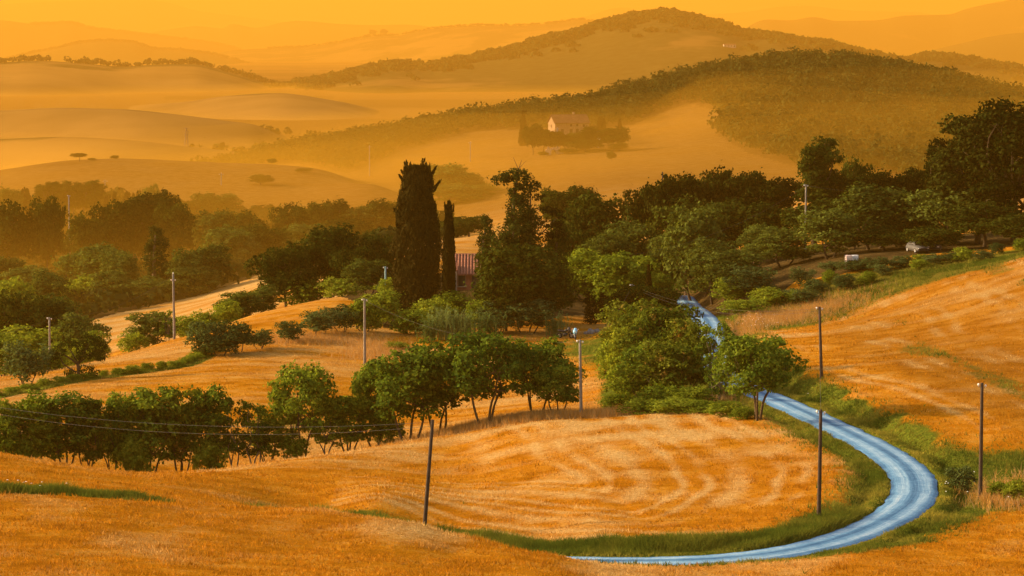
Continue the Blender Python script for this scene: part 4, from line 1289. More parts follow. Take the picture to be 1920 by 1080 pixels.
for i in range(16):
    f = (i + 0.5) / 16 * 3.0
    k = int(f)
    a, b = SCRUB[k + 1] if k + 1 < len(SCRUB) else SCRUB[-1], SCRUB[min(k + 2, len(SCRUB) - 1)]
    q = f - k
    px = a[0] + (b[0] - a[0]) * q + _hr.uniform(-10, 10)
    Yq = a[2] + (b[2] - a[2]) * q + _hr.uniform(2, 11)
    gx, gy, gz = ground_at(px, Yq)
    hh = _hr.uniform(0.8, 1.9)
    top = 540 + F * ((-(gz + hh - CAM_H) * CP - Yq * SP) / (Yq * CP - (gz + hh - CAM_H) * SP))
    T('olive_tree' if i % 3 else 'bush', px, top, _hr.uniform(26, 46), Yq, ORD[i] + ' scrubby bush from the left along the top edge of the right field', 'scrub along the top edge of the right field')
G = 'scrub beside the right pole'
T('bush', 1872, 900, 40, 181, 'low scrub with dry stems right at the foot of the right pole', G)
T('bush', 1906, 896, 46, 180, 'low scrub at the right edge beside the right pole', G)
T('olive_tree', 1800, 872, 50, 184, 'rounded grassy green shrub left of the right pole', G)
print('trees', len(TREES))
# ------------------------------------------------------------------ woods that read as one mass
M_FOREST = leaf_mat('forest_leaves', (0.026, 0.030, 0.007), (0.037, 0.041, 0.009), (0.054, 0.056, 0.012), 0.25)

def crowns(P, R, H, nq, leaf, rng):
    """leafy domes at points P with radius R and height H"""
    m = len(P)
    d = rdir(rng, m * nq).reshape(m, nq, 3)
    d[..., 2] = np.abs(d[..., 2]) * 1.1 - 0.25
    lump = 1 + 0.22 * np.sin(d[..., 0] * 5 + P[:, 0:1]) * np.sin(d[..., 1] * 5 + P[:, 1:2]) + rng.normal(size=(m, nq)) * 0.10
    C = P[:, None, :] + np.array([0, 0, 0.5]) * H[:, None, None] + d * lump[..., None] * np.stack([R, R, H * 0.52], 1)[:, None, :]
    nr = d + rng.normal(size=d.shape) * 0.45
    return quads(C.reshape(-1, 3), nr.reshape(-1, 3), np.repeat(R * leaf, nq), rng)

def scatter_poly(poly, step, rng, keep=1.0):
    ys = [p[1] for p in poly]
    out = []
    for Y in np.arange(min(ys), max(ys), step):
        w0, w1 = (-150 - 960) / F * Y, (2120 - 960) / F * Y
        X = np.arange(w0, w1, step)
        out.append(np.stack([X + rng.uniform(-0.45, 0.45, len(X)) * step, Y + rng.uniform(-0.45, 0.45, len(X)) * step], 1))
    P = np.concatenate(out)
    P = P[inside(P[:, 0], P[:, 1], poly)]
    return P[rng.uniform(size=len(P)) < keep]

def forest(name, label, P2, r, h, nq, leaf, seed, zfun=None):
    rng = np.random.RandomState(seed)
    z = land(P2[:, 0], P2[:, 1]) if zfun is None else zfun
    P = np.stack([P2[:, 0], P2[:, 1], z], 1)
    R = rng.uniform(r[0], r[1], len(P))
    H = rng.uniform(h[0], h[1], len(P)) * (0.6 + 0.4 * R / r[1])
    V, Fc = crowns(P, R, H, nq, leaf, rng)
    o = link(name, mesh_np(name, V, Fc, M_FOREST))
    tag(o, label, 'forest', 'woods on the hills', 'stuff')
    print(name, len(P), len(Fc))

_rng = np.random.RandomState(9)
forest('forest', 'dense dark wood covering the hill behind the farm and along its ridge', scatter_poly(WOOD_HILL, 5.4, _rng, 0.95), (2.0, 4.8), (4.0, 11.0), 66, 0.18, 12)
_lv = scatter_poly(WOOD_LEFT, 7.5, _rng, 0.8)
forest('forest', 'hazy undergrowth between the trees of the left valley', _lv, (2.5, 4.6), (2.5, 5.5), 60, 0.24, 13)
for h, n, px0, px1, r, kk in ((HILLS[9], 1500, 560, 1930, (7, 13), 0.16), (HILLS[9], 200, 230, 700, (6, 11), 0.12), (HILLS[7], 300, 0, 500, (8, 13), 0.03), (HILLS[5], 260, 500, 1120, (6, 11), 0.08), (HILLS[3], 240, 60, 450, (9, 15), 0.06), (HILLS[8], 90, 0, 520, (5, 9), 0.04)):
    px = _rng.uniform(px0, px1, n)
    k = -np.abs(_rng.normal(size=n)) * kk + 0.02
    X, Y, z = hill_surface(h, px, np.clip(k, -1, 0.05))
    forest('forest', 'trees along the crest of the ' + h[4].split(' in ')[0], np.stack([X, Y], 1), r, (8, 15), 22, 0.42, int(h[0]) % 1000 + n, z - 2)
# scattered trees in the far plain
n = 240
Yp = np.exp(_rng.uniform(math.log(2100), math.log(3400), n))
pxp = _rng.uniform(-50, 900, n)
Xp = (pxp - 960) / F * Yp
kp = fbm(Xp / 120, Yp / 200, 17, 2) > 0.12
forest('forest', 'scattered trees in the misty plain on the left', np.stack([Xp, Yp], 1)[kp], (5, 9), (7, 13), 24, 0.4, 55)
# ------------------------------------------------------------------ poles and wires
M_WOOD_POLE = simple_mat('tarred_wood', (0.060, 0.042, 0.030), 0.9, 0.35, 3.0, 0.1, bump=0.2)
M_GREY_POLE = simple_mat('weathered_pole', (0.19, 0.17, 0.145), 0.85, 0.25, 2.5, 0.1)
M_BLUE_POLE = simple_mat('turquoise_grey_pole', (0.20, 0.34, 0.36), 0.8, 0.2, 2.5, 0.1)
M_INSUL = simple_mat('white_porcelain', (0.82, 0.80, 0.76), 0.25, 0.05, 5.0, 0.5)
M_IRON = simple_mat('rusty_iron', (0.12, 0.085, 0.06), 0.7, 0.3, 9.0, 0.3)
M_WIRE = simple_mat('cable', (0.05, 0.045, 0.04), 0.6, 0.1, 3.0, 0.3)

def pole(px, top, Y, mat, label, r=0.13, lean=0.0, insul='side', arm=False, box=False, group='utility poles crossing the fields'):
    X, _, z = ground_at(px, Y)
    H = top_z(px + lean, top, Y) - z
    e = bpy.data.objects.new('utility_pole', None)
    COL.objects.link(e)
    e.location = (X, Y, z)
    e.rotation_euler = (0, 0, 0.3 if arm else 0.0)
    tag(e, label, 'pole', group)
    dx = lean / F * Y
    b = MB()
    n = 7
    b.tube([(dx * i / n, 0, -0.6 + (H + 0.6) * i / n) for i in range(n + 1)], [r * (1.12 - 0.32 * i / n) for i in range(n + 1)], 10)
    b.build('shaft', mat, e, True)
    if arm:
        b = MB()
        b.box((dx, -r, H - 0.45), (1.5, 0.09, 0.10))
        b.build('cross_arm', M_IRON, e)
        spots = ((-0.65, H - 0.40), (0.65, H - 0.40), (0, H))
    else:
        spots = ((-r - 0.10, H - 0.22), (r + 0.10, H - 0.30)) if insul == 'side' else ()
        if insul == 'three':
            spots = ((0, H), (-0.24, H - 0.85), (0.24, H - 0.85))
    me = None
    for (ix, iz) in spots:
        if me is None:
            b = MB()
            b.tube([(0, 0, 0), (0, 0, 0.06), (0, 0, 0.08), (0, 0, 0.16), (0, 0, 0.20)], [0.03, 0.03, 0.075, 0.07, 0.03], 8)
            me = b.mesh('insulator', M_INSUL, True)
        link('insulator', me, e, (dx + ix, -0.02, iz))
        if not arm and abs(ix) > 0.05:
            b = MB()
            b.tube([(dx, 0, iz - 0.03), (dx + ix, -0.02, iz - 0.03), (dx + ix, -0.02, iz)], 0.014, 5)
            b.build('bracket', M_IRON, e)
    if box:
        b = MB()
        b.box((dx + 0.1, -0.45, H - 2.6), (1.1, 0.6, 1.5))
        b.build('transformer_box', M_INSUL, e)
    return Vector((X + dx, Y, z + H - 0.15))

P1 = pole(793, 787, 174, M_WOOD_POLE, 'leaning dark wooden pole in the foreground field', 0.13, 19, None)
P2 = pole(1535, 768, 171, M_WOOD_POLE, 'dark wooden pole standing just inside the road bend', 0.125, 2)
P3 = pole(1541, 575, 237, M_WOOD_POLE, 'dark wooden pole on the far side of the road against the right field', 0.13, -6)
P4 = pole(1838, 718, 181, M_WOOD_POLE, 'dark wooden pole in the grass outside the road bend', 0.125, 0)
P5 = pole(1090, 637, 232, M_GREY_POLE, 'brown-grey pole beside the airy trees in the centre', 0.13, -3)
P6 = pole(684, 560, 313, M_GREY_POLE, 'tall pale grey pole at the edge of the left field', 0.15, 0)
P7 = pole(327, 514, 353, M_GREY_POLE, 'pale pole with three white insulators on the orange field crest', 0.15, -1, 'three')
P8 = pole(94, 595, 350, M_GREY_POLE, 'thin grey pole left behind the dark spreading tree', 0.14, 0, 'side')
P9 = pole(723, 500, 376, M_BLUE_POLE, 'turquoise-grey pole left of the broad cypress', 0.14, 0, 'side')
P10 = pole(1510, 346, 384, M_GREY_POLE, 'grey pole in front of the dark pines below the upright tree', 0.14, 0, 'side')
P11 = pole(131, 366, 720, M_GREY_POLE, 'hazy pale pole between the dark trees of the left valley', 0.18, 0, 'side')
P12 = pole(197, 338, 960, M_GREY_POLE, 'far pole with white insulators above the pale tree row', 0.16, 0, arm=True)
P13 = pole(415, 325, 960, M_GREY_POLE, 'far pole with white insulators on the right slope of the bare hill', 0.16, 0, arm=True)
P14 = pole(693, 274, 1150, M_GREY_POLE, 'far thin pole left of the pale field beyond the broad cypress', 0.2, 0, arm=True)
P15 = pole(882, 266, 1130, M_GREY_POLE, 'far thin pole in the middle of the pale field below the farm', 0.2, 0, arm=True)
P16 = pole(1045, 240, 1105, M_GREY_POLE, 'far pole with cross arm in front of the distant farmhouse', 0.26, 0, arm=True)
P17 = pole(1122, 246, 1110, M_GREY_POLE, 'far pole carrying a white box right of the distant farmhouse', 0.24, 0, arm=True, box=True)
P18 = pole(1185, 533, 352, M_GREY_POLE, 'short grey pole sticking out of the thicket left of the far road', 0.12, 0, 'side')
P19 = pole(1241, 322, 440, M_WOOD_POLE, 'tip of a dark pole above the second flat-topped pine', 0.13, 0, None)

def wire(a, b, sag, label, r=0.008, off=(0, 0, 0)):
    a = Vector(a) + Vector(off)
    b_ = Vector(b) + Vector(off)
    pts = []
    for i in range(25):
        t = i / 24
        p = a.lerp(b_, t)
        p.z -= sag * 4 * t * (1 - t)
        pts.append(p)
    m = MB()
    m.tube(pts, r, 5)
    o = m.build('power_cable', M_WIRE, None, True)
    tag(o, label, 'cable', 'power cables between the poles')

def pt(px, py, Y):
    a, b = ray(px, py)
    return Vector((a * Y, Y, CAM_H + b * Y))
wire(pt(-60, 755, 205), P1, 0.9, 'upper cable passing in front of the hedgerow to the leaning pole')
wire(pt(-60, 760, 204), P1, 1.1, 'lower cable passing in front of the hedgerow to the leaning pole', off=(0, 0, -0.25))
wire(P3, P18, 1.3, 'upper cable from the pole by the right field across the far road')
wire(P3, P18, 1.5, 'lower cable from the pole by the right field across the far road', off=(0, 0, -0.2))
wire(P10, P18 + Vector((0, 10, 3)), 1.6, 'cable dropping left from the pole below the dark pines')
wire(P5, P18, 1.2, 'cable from the centre pole to the thicket')
wire(P6, P5, 1.6, 'cable from the tall grey pole to the centre pole')
wire(P6, P9, 0.8, 'short cable from the tall grey pole to the turquoise pole')
wire(P8, P7, 1.4, 'cable from the thin left pole towards the pole with three insulators')
wire(P8, pt(-60, 625, 352), 0.8, 'cable leaving the thin left pole to the left')
wire(P2, P3, 0.7, 'cable from the pole inside the bend to the pole by the right field', r=0.008)
wire(P10, pt(1960, 350, 372), 1.2, 'cable running right in front of the dark pines', r=0.008)

# ------------------------------------------------------------------ the house with the tiled roof
M_PLASTER = simple_mat('red_plaster', (0.30, 0.105, 0.055), 0.9, 0.3, 1.5, 0.05, bump=0.3)
M_TILE = simple_mat('terracotta_tile', (0.25, 0.095, 0.055), 0.8, 0.4, 4.0, 0.2)
M_TILE_PALE = simple_mat('pale_tile', (0.31, 0.13, 0.08), 0.8, 0.55, 4.0, 0.2)  # paler, more mottled tone for the raised tile rows
M_DARK_WOOD = simple_mat('dark_painted_wood', (0.055, 0.035, 0.025), 0.7, 0.2, 6.0, 0.2)
M_GLASS = simple_mat('window_glass', (0.02, 0.022, 0.025), 0.08, 0.05, 2.0, 0.6)
M_STONE = simple_mat('warm_stone', (0.36, 0.27, 0.19), 0.95, 0.35, 1.2, 0.05, bump=0.4)
M_STUCCO = simple_mat('cream_stucco', (0.24, 0.155, 0.085), 0.95, 0.25, 0.7, 0.05)

def gable_house(name, label, loc, rz, L, D, eave, rise, m_wall, m_roof, over=0.45, tiles=None, openings=(), chimney=None, cat='house', m_pale=None):
    """ridge along local x; front faces -y; openings: (x, z, w, h, kind) on the front, or on the left gable with kind ending in _gable"""
    e = bpy.data.objects.new(name, None)
    COL.objects.link(e)
    e.location = loc
    e.rotation_euler = (0, 0, rz)
    tag(e, label, cat)
    b = MB()
    x0, x1, y0, y1 = -L / 2, L / 2, -D / 2, D / 2
    z0 = -1.5
    vs = [(x0, y0, z0), (x1, y0, z0), (x1, y1, z0), (x0, y1, z0), (x0, y0, eave), (x1, y0, eave), (x1, y1, eave), (x0, y1, eave), (x0, 0, eave + rise), (x1, 0, eave + rise)]
    b.add(vs, [(0, 1, 5, 4), (2, 3, 7, 6), (1, 2, 6, 9, 5), (3, 0, 4, 8, 7), (3, 2, 1, 0), (4, 5, 9, 8), (6, 7, 8, 9)])
    b.build('wall', m_wall, e)
    # roof of two slabs with real thickness
    b = MB()
    sl = rise / (D / 2)
    yo = D / 2 + over
    th = 0.14
    for sgn in (-1, 1):
        e0 = (yo * sgn, eave - over * sl + 0.06)
        r0 = (0.0, eave + rise + 0.06)
        q = [(x0 - over, e0[0], e0[1]), (x1 + over, e0[0], e0[1]), (x1 + over, r0[0], r0[1]), (x0 - over, r0[0], r0[1])]
        vs = q + [(a, c, d + th) for a, c, d in q]
        f = [(0, 1, 2, 3), (7, 6, 5, 4), (0, 4, 5, 1), (1, 5, 6, 2), (2, 6, 7, 3), (3, 7, 4, 0)]
        b.add(vs, f if sgn > 0 else f)
    roof = b.build('roof', m_roof, e)
    if tiles:
        ln = math.hypot(yo, yo * sl)
        ang = math.atan2(yo * sl, yo)
        hb = MB()
        n = 5
        for i in range(16):                       # overlapping barrel tiles, each step a little proud
            t0, t1 = i / 16, (i + 1) / 16 + 0.01
            ring = []
            for t, lift in ((t0, 0.035), (t1, 0.0)):
                for k in range(n + 1):
                    a = math.pi * k / n
                    ring.append((math.cos(a) * tiles * 0.34, -ln + t * ln, math.sin(a) * tiles * 0.34 + lift))
            fs = [(k, k + 1, n + 1 + k + 1, n + 1 + k) for k in range(n)] + [tuple(range(n + 1))]
            hb.add(ring, fs)
        me = hb.mesh('tile_row', m_pale or m_roof)
        nt_ = int((L + 2 * over) / tiles)
        for sgn in (-1, 1):
            for i in range(nt_):
                o = link('tile_row', me, roof, (x0 - over + tiles * (i + 0.5), 0, eave + rise + 0.06 + th + 0.005))
                o.rotation_euler = (ang, 0, 0) if sgn < 0 else (ang, 0, math.pi)
        rb = MB()
        rb.tube([(x0 - over, 0, eave + rise + 0.2), (x1 + over, 0, eave + rise + 0.2)], 0.16, 8)
        rb.build('ridge_tile', m_roof, roof)
    for (x, zc, w, h, kind) in openings:
        gable = kind.endswith('_gable')
        kind = kind.replace('_gable', '')
        fr = MB()
        t = 0.09
        o = bpy.data.objects.new(kind, None)
        def bx(m, cx, cz, sx, sz, dep, out):
            if gable:
                m.box((x0 - out, x + cx, zc + cz), (dep, sx, sz))
            else:
                m.box((x + cx, y0 - out, zc + cz), (sx, dep, sz))
        pane = MB()
        bx(pane, 0, 0, w, h, 0.06, 0.012)
        win = pane.build(kind, M_GLASS if kind == 'window' else M_DARK_WOOD, e)
        for (cx, cz, sx, sz) in ((-w / 2, 0, t, h + t), (w / 2, 0, t, h + t), (0, h / 2, w, t)):
            bx(fr, cx, cz, sx, sz, 0.12, 0.03)
        fr.build('frame', M_DARK_WOOD if kind == 'door' else M_STUCCO, win)
        bpy.data.objects.remove(o)
        if kind == 'window':
            si = MB()
            bx(si, 0, -h / 2 - 0.06, w + 0.3, 0.10, 0.24, 0.08)
            si.build('sill', M_STONE, win)
        else:
            si = MB()
            bx(si, w * 0.32, 0, 0.05, 0.16, 0.06, 0.07)
            si.build('handle', M_IRON, win)
    if chimney:
        cx, cy, hh = chimney
        b = MB()
        zb = eave + rise * (1 - abs(cy) / (D / 2)) - 0.3
        b.box((cx, cy, zb + hh / 2), (0.7, 0.7, hh))
        b.box((cx, cy, zb + hh + 0.06), (0.9, 0.9, 0.12))
        b.build('chimney', m_wall, roof)
    return e

Yh = 386
xa, _, za = ground_at(888, Yh)
zr_ = top_z(880, 477, Yh + 2)
ze_ = top_z(880, 515, Yh - 3)
gable_house('tiled_house', 'small red house with ribbed tile roof half hidden between cypress and ivy clad tree', (xa, Yh, za), 0.0, 7.0, 7.0, ze_ - za + 0.15, zr_ - ze_ - 0.2, M_PLASTER, M_TILE, 0.4, 0.425,
            [(-1.55, 1.2, 1.0, 1.5, 'window'), (0.35, 1.05, 1.0, 2.1, 'door'), (2.2, 1.3, 0.9, 1.2, 'window')], (1.8, 1.5, 1.6), m_pale=M_TILE_PALE)
xs_, _, zs_ = ground_at(849, 383)
gable_house('lean_to_shed', 'low grey brown lean-to at the left corner of the tiled house', (xs_, 383.0, zs_), 0.0, 1.2, 2.0, ze_ - zs_ + 0.6, 0.9, M_STONE, M_TILE, 0.1, None, [(0.0, 1.0, 0.7, 1.9, 'door')], cat='shed')

Yf = 1155
xf, _, zf = ground_at(1066, Yf)
ze_ = top_z(1066, 229.5, Yf)
zr_ = top_z(1066, 215.5, Yf)
M_TILE_DARK = simple_mat('old_tile', (0.15, 0.065, 0.033), 0.85, 0.4, 0.6, 0.1)
gable_house('farmhouse', 'distant farmhouse with broad tiled roof and sunlit left gable', (xf, Yf, zf), 0.32, 14.5, 8.5, ze_ - zf, zr_ - ze_, M_STUCCO, M_TILE_DARK, 0.5, None,
            [(-0.4, ze_ - zf - 1.0, 0.9, 1.1, 'window'), (2.2, ze_ - zf - 1.0, 0.9, 1.1, 'window'), (-0.4, ze_ - zf - 3.6, 1.3, 2.2, 'window'), (2.2, ze_ - zf - 3.4, 1.3, 2.0, 'window'), (5.0, ze_ - zf - 1.2, 0.9, 1.1, 'window'), (-4.2, ze_ - zf - 3.6, 1.2, 2.2, 'door'), (0.2, ze_ - zf - 1.4, 0.9, 1.2, 'window_gable')], (2.5, 0.8, 1.9), cat='farmhouse')
# a ruined shed with an arch below the farm
def ruin():
    Yr = 1088
    x, _, z = ground_at(1040, Yr)
    e = bpy.data.objects.new('ruined_shed', None)
    COL.objects.link(e)
    e.location = (x, Yr, z)
    tag(e, 'ruined stone shed with an arched opening below the distant farm', 'ruin')
    b = MB()
    zt = [1.6, 2.9, 2.4, 2.6, 2.7, 2.2, 2.9, 1.9, 1.2]
    n = len(zt)
    for i in range(n):
        xx = -3.2 + 6.4 * i / (n - 1)
        if 3 <= i <= 4:
            b.box((xx, 0, zt[i] - 0.45), (0.8, 0.5, 0.9))
        else:
            b.box((xx, 0, zt[i] / 2 - 0.5), (0.8, 0.5 + 0.04 * (i % 3), zt[i] + 1.0))
    b.build('front_wall', M_STONE, e)
    b = MB()
    pts = [(math.cos(a) * 0.9 - 0.4, -0.32, 0.9 + math.sin(a) * 0.9) for a in np.linspace(0, math.pi, 9)]
    b.tube([(0.5, -0.32, -0.8)] + pts + [(-1.3, -0.32, -0.8)], 0.16, 6)
    b.build('arch', M_STUCCO, e)
    b = MB()
    b.box((-3.2, 2.2, 0.6), (0.5, 3.9, 2.4))
    b.box((3.2, 2.2, 0.3), (0.5, 3.9, 1.8))
    b.build('side_wall', M_STONE, e)
ruin()

# a long white building on the far hill, a pylon in the plain
def on_hill(h, px, py):
    best = None
    for k in np.linspace(-0.95, -0.01, 200):
        X, Y, z = hill_surface(h, np.array([float(px)]), np.array([k]))
        pp = 540 + F * ((-(z[0] - CAM_H) * CP - Y[0] * SP) / (Y[0] * CP - (z[0] - CAM_H) * SP))
        if best is None or abs(pp - py) < best[0]:
            best = (abs(pp - py), (float(X[0]), float(Y[0]), float(z[0])))
    return best[1]
wx, wy, wz = on_hill(HILLS[9], 1368, 88)
M_WHITE = simple_mat('white_wall', (0.46, 0.36, 0.25), 0.9, 0.1, 0.3, 0.1)
gable_house('white_farm_building', 'tiny long pale building on the slope of the high brown hill', (wx, wy, wz), 0.15, 22, 8, 4.0, 1.8, M_WHITE, M_TILE_DARK, 0.4, None, [(-8, 2.2, 1.6, 1.6, 'window'), (-3, 2.2, 1.6, 1.6, 'window'), (3, 2.2, 1.6, 1.6, 'window'), (8, 1.6, 2.0, 3.0, 'door')], cat='building')

def pylon():
    Y = 2400
    x, _, z = ground_at(350, Y)
    e = bpy.data.objects.new('lattice_pylon', None)
    COL.objects.link(e)
    e.location = (x, Y, z)
    tag(e, 'faint lattice pylon standing in the misty plain on the left', 'pylon')
    H = top_z(350, 240, Y) - z
    b = MB()
    w = 2.0
    for sx in (-1, 1):
        for sy in (-1, 1):
            b.tube([(sx * w, sy * w, 0), (sx * 0.4, sy * 0.4, H)], 0.16, 4)
    for i in range(6):
        t0, t1 = i / 6, (i + 1) / 6
        w0, w1 = w + (0.4 - w) * t0, w + (0.4 - w) * t1
        for sy in (-1, 1):
            b.tube([(-w0, sy * w0, t0 * H), (w1, sy * w1, t1 * H)], 0.1, 4)
            b.tube([(w0, sy * w0, t0 * H), (-w1, sy * w1, t1 * H)], 0.1, 4)
    b.build('mast', M_IRON, e)
    for t in (0.98, 0.86, 0.74):
        b = MB()
        b.tube([(-3.2, 0, t * H), (0, 0, t * H + 0.5), (3.2, 0, t * H)], [0.08, 0.2, 0.08], 4)
        b.build('cross_arm', M_IRON, e)
pylon()

# two round trees on the far ridge
for px, lab in ((699, 'left one of two tiny round trees on the far orange ridge'), (720, 'right one of two tiny round trees on the far orange ridge')):
    X, Y, z = hill_surface(HILLS[5], np.array([float(px)]), np.array([0.0]))
    crown, wood, h, w = PROTO['oak'][0 if px < 710 else 1]
    e = bpy.data.objects.new('round_tree', None)
    COL.objects.link(e)
    e.location = (X[0], Y[0], z[0] - 1)
    e.scale = (13 / F * Y[0] / w,) * 2 + (13 / F * Y[0] / h,)
    tag(e, lab, 'tree', 'two round trees on the far ridge')
    link('trunk', wood, e)
    link('crown', crown, e)

# ------------------------------------------------------------------ white tanks in wire cages
M_TANK = simple_mat('white_plastic', (0.86, 0.84, 0.82), 0.45, 0.04, 2.0, 0.4)
M_TANK_PINK = simple_mat('pinkish_plastic', (0.84, 0.62, 0.56), 0.45, 0.06, 2.0, 0.4)
M_CAGE = simple_mat('galvanised_bars', (0.45, 0.44, 0.43), 0.45, 0.15, 8.0, 0.5, 0.6)
def tank(px, Y, mat, label):
    x, _, z = ground_at(px, Y)
    z = max(z, top_z(px, 475, Y) - 1.15)
    zg = ground_at(px, Y)[2]
    e = bpy.data.objects.new('water_tank', None)
    COL.objects.link(e)
    e.location = (x, Y, zg)
    e.scale = (0.9, 0.9, 1.0)
    tag(e, label, 'tank', 'white tanks on the slope')
    s = max(1.0, (top_z(px, 476, Y) - zg) / 1.2)
    b = MB()
    h0, h1 = 0.18, 1.08 * s
    prof = [(0.34, h0), (0.40, h0 + 0.06), (0.405, h1 - 0.08), (0.36, h1), (0.12, h1 + 0.03)]
    vs = []
    for w_, z_ in prof:
        for sx, sy in ((-1, -0.8), (-0.8, -1), (0.8, -1), (1, -0.8), (1, 0.8), (0.8, 1), (-0.8, 1), (-1, 0.8)):
            vs.append((sx * w_, sy * w_, z_))
    fs = [tuple(range(8))[::-1], tuple(range(32, 40))]
    for i in range(4):
        for k in range(8):
            fs.append((i * 8 + k, i * 8 + (k + 1) % 8, i * 8 + 8 + (k + 1) % 8, i * 8 + 8 + k))
    b.add(vs, fs)
    b.build('container', mat, e)
    b = MB()
    b.tube([(0, 0, h1 + 0.02), (0, 0, h1 + 0.10)], 0.1, 10)
    b.build('lid', M_DARK_WOOD, e)
    b = MB()
    for q in np.linspace(-0.42, 0.42, 6):
        for sy in (-1, 1):
            b.box((q, sy * 0.43, (h0 + h1) / 2), (0.02, 0.02, h1 - h0))
            b.box((sy * 0.43, q, (h0 + h1) / 2), (0.018, 0.018, h1 - h0))
    for q in np.linspace(h0, h1, 5):
        for sy in (-1, 1):
            b.box((0, sy * 0.445, q), (0.88, 0.016, 0.02))
            b.box((sy * 0.445, 0, q), (0.016, 0.88, 0.02))
    b.build('cage', M_CAGE, e)
    b = MB()
    for yy in (-0.36, 0, 0.36):
        b.box((0, yy, 0.06), (0.9, 0.12, 0.12))
    for xx in np.linspace(-0.4, 0.4, 5):
        b.box((xx, 0, 0.15), (0.12, 0.9, 0.03))
    b.build('pallet', M_DARK_WOOD, e)
tank(1590.5, 349.0, M_TANK_PINK, 'pinkish white caged tank, left one of the pair')
tank(1603, 349.6, M_TANK, 'bright white caged tank, right one of the pair')

# ------------------------------------------------------------------ parked cars under the trees
M_TYRE = simple_mat('rubber', (0.02, 0.02, 0.02), 0.9, 0.2, 6.0, 0.2)
M_LAMP = simple_mat('lamp_glass', (0.75, 0.74, 0.70), 0.15, 0.05, 6.0, 0.6)
def car(px, Y, rz, col, label):
    x, _, z = ground_at(px, Y)
    e = bpy.data.objects.new('parked_car', None)
    COL.objects.link(e)
    e.location = (x, Y, z + 0.02)
    e.rotation_euler = (0, 0, rz)
    tag(e, label, 'car', 'cars parked under the trees')
    paint = simple_mat('car_paint', col, 0.6, 0.06, 1.0, 0.25, 0.0)
    def loft(secs):
        """sections along y: (y, half width bottom, half width top, z bottom, z top)"""
        b = MB()
        vs = []
        for (y, wb, wt, zb, zt) in secs:
            zm = zb + (zt - zb) * 0.55
            vs += [(-wb, y, zb), (-wb * 1.02, y, zm), (-wt, y, zt), (wt, y, zt), (wb * 1.02, y, zm), (wb, y, zb)]
        fs = []
        for i in range(len(secs) - 1):
            for k in range(6):
                fs.append((i * 6 + k, i * 6 + (k + 1) % 6, i * 6 + 6 + (k + 1) % 6, i * 6 + 6 + k))
        fs += [tuple(range(6)), tuple(range((len(secs) - 1) * 6, len(secs) * 6))[::-1]]
        b.add(vs, fs)
        return b
    body = loft([(-2.05, 0.72, 0.60, 0.34, 0.66), (-1.95, 0.80, 0.70, 0.28, 0.76), (-1.0, 0.84, 0.76, 0.24, 0.88), (0.9, 0.84, 0.77, 0.24, 0.92), (1.75, 0.82, 0.72, 0.28, 0.92), (2.0, 0.74, 0.64, 0.36, 0.82)]).build('body', paint, e, True)
    loft([(-0.85, 0.74, 0.70, 0.86, 0.90), (-0.25, 0.72, 0.57, 0.88, 1.38), (0.95, 0.72, 0.57, 0.90, 1.42), (1.7, 0.72, 0.66, 0.90, 1.0)]).build('cabin', paint, e, True)
    for (cy, a, zc, sz) in ((-0.57, -0.86, 1.13, 0.62), (1.36, 0.90, 1.18, 0.56)):
        b = MB()
        c, s_ = math.cos(a), math.sin(a)
        vs = [(-0.60, cy - s_ * -sz / 2 * (1 if a > 0 else 1), zc)]
        b = MB()
        y_lo, y_hi = (-0.84, -0.30) if cy < 0 else (1.68, 1.02)
        vs = [(-0.64, y_lo, 0.95), (0.64, y_lo, 0.95), (0.53, y_hi, 1.36), (-0.53, y_hi, 1.36)]
        o_ = -0.02 if cy < 0 else 0.02
        vs = [(p[0], p[1] + o_, p[2] + 0.01) for p in vs]
        b.add(vs, [(0, 1, 2, 3)])
        b.build('windscreen', M_GLASS, e)
    for sx in (-1, 1):
        b = MB()
        b.add([(sx * 0.735, -0.45, 0.97), (sx * 0.735, 1.3, 0.97), (sx * 0.60, 0.95, 1.34), (sx * 0.60, -0.2, 1.34)], [(0, 1, 2, 3)])
        b.build('side_window', M_GLASS, e)
        for yy in (-1.3, 1.25):
            b = MB()
            b.tube([(sx * 0.70, yy, 0.30), (sx * 0.86, yy, 0.30)], 0.30, 16)
            wh = b.build('wheel', M_TYRE, e)
            b = MB()
            b.tube([(sx * 0.85, yy, 0.30), (sx * 0.875, yy, 0.30)], 0.19, 12)
            b.build('rim', M_CAGE, wh)
        b = MB()
        b.box((sx * 0.56, -2.0, 0.62), (0.26, 0.10, 0.13))
        b.build('headlight', M_LAMP, e)
    b = MB()
    b.box((0, -2.06, 0.42), (1.5, 0.10, 0.14))
    b.build('bumper', M_TYRE, e)
car(1720, 357, 0.25, (0.075, 0.073, 0.07), 'grey car under the trees, left of the blue-grey one')
car(1752, 358, -0.2, (0.06, 0.065, 0.075), 'dark blue-grey car under the trees, right of the grey one')

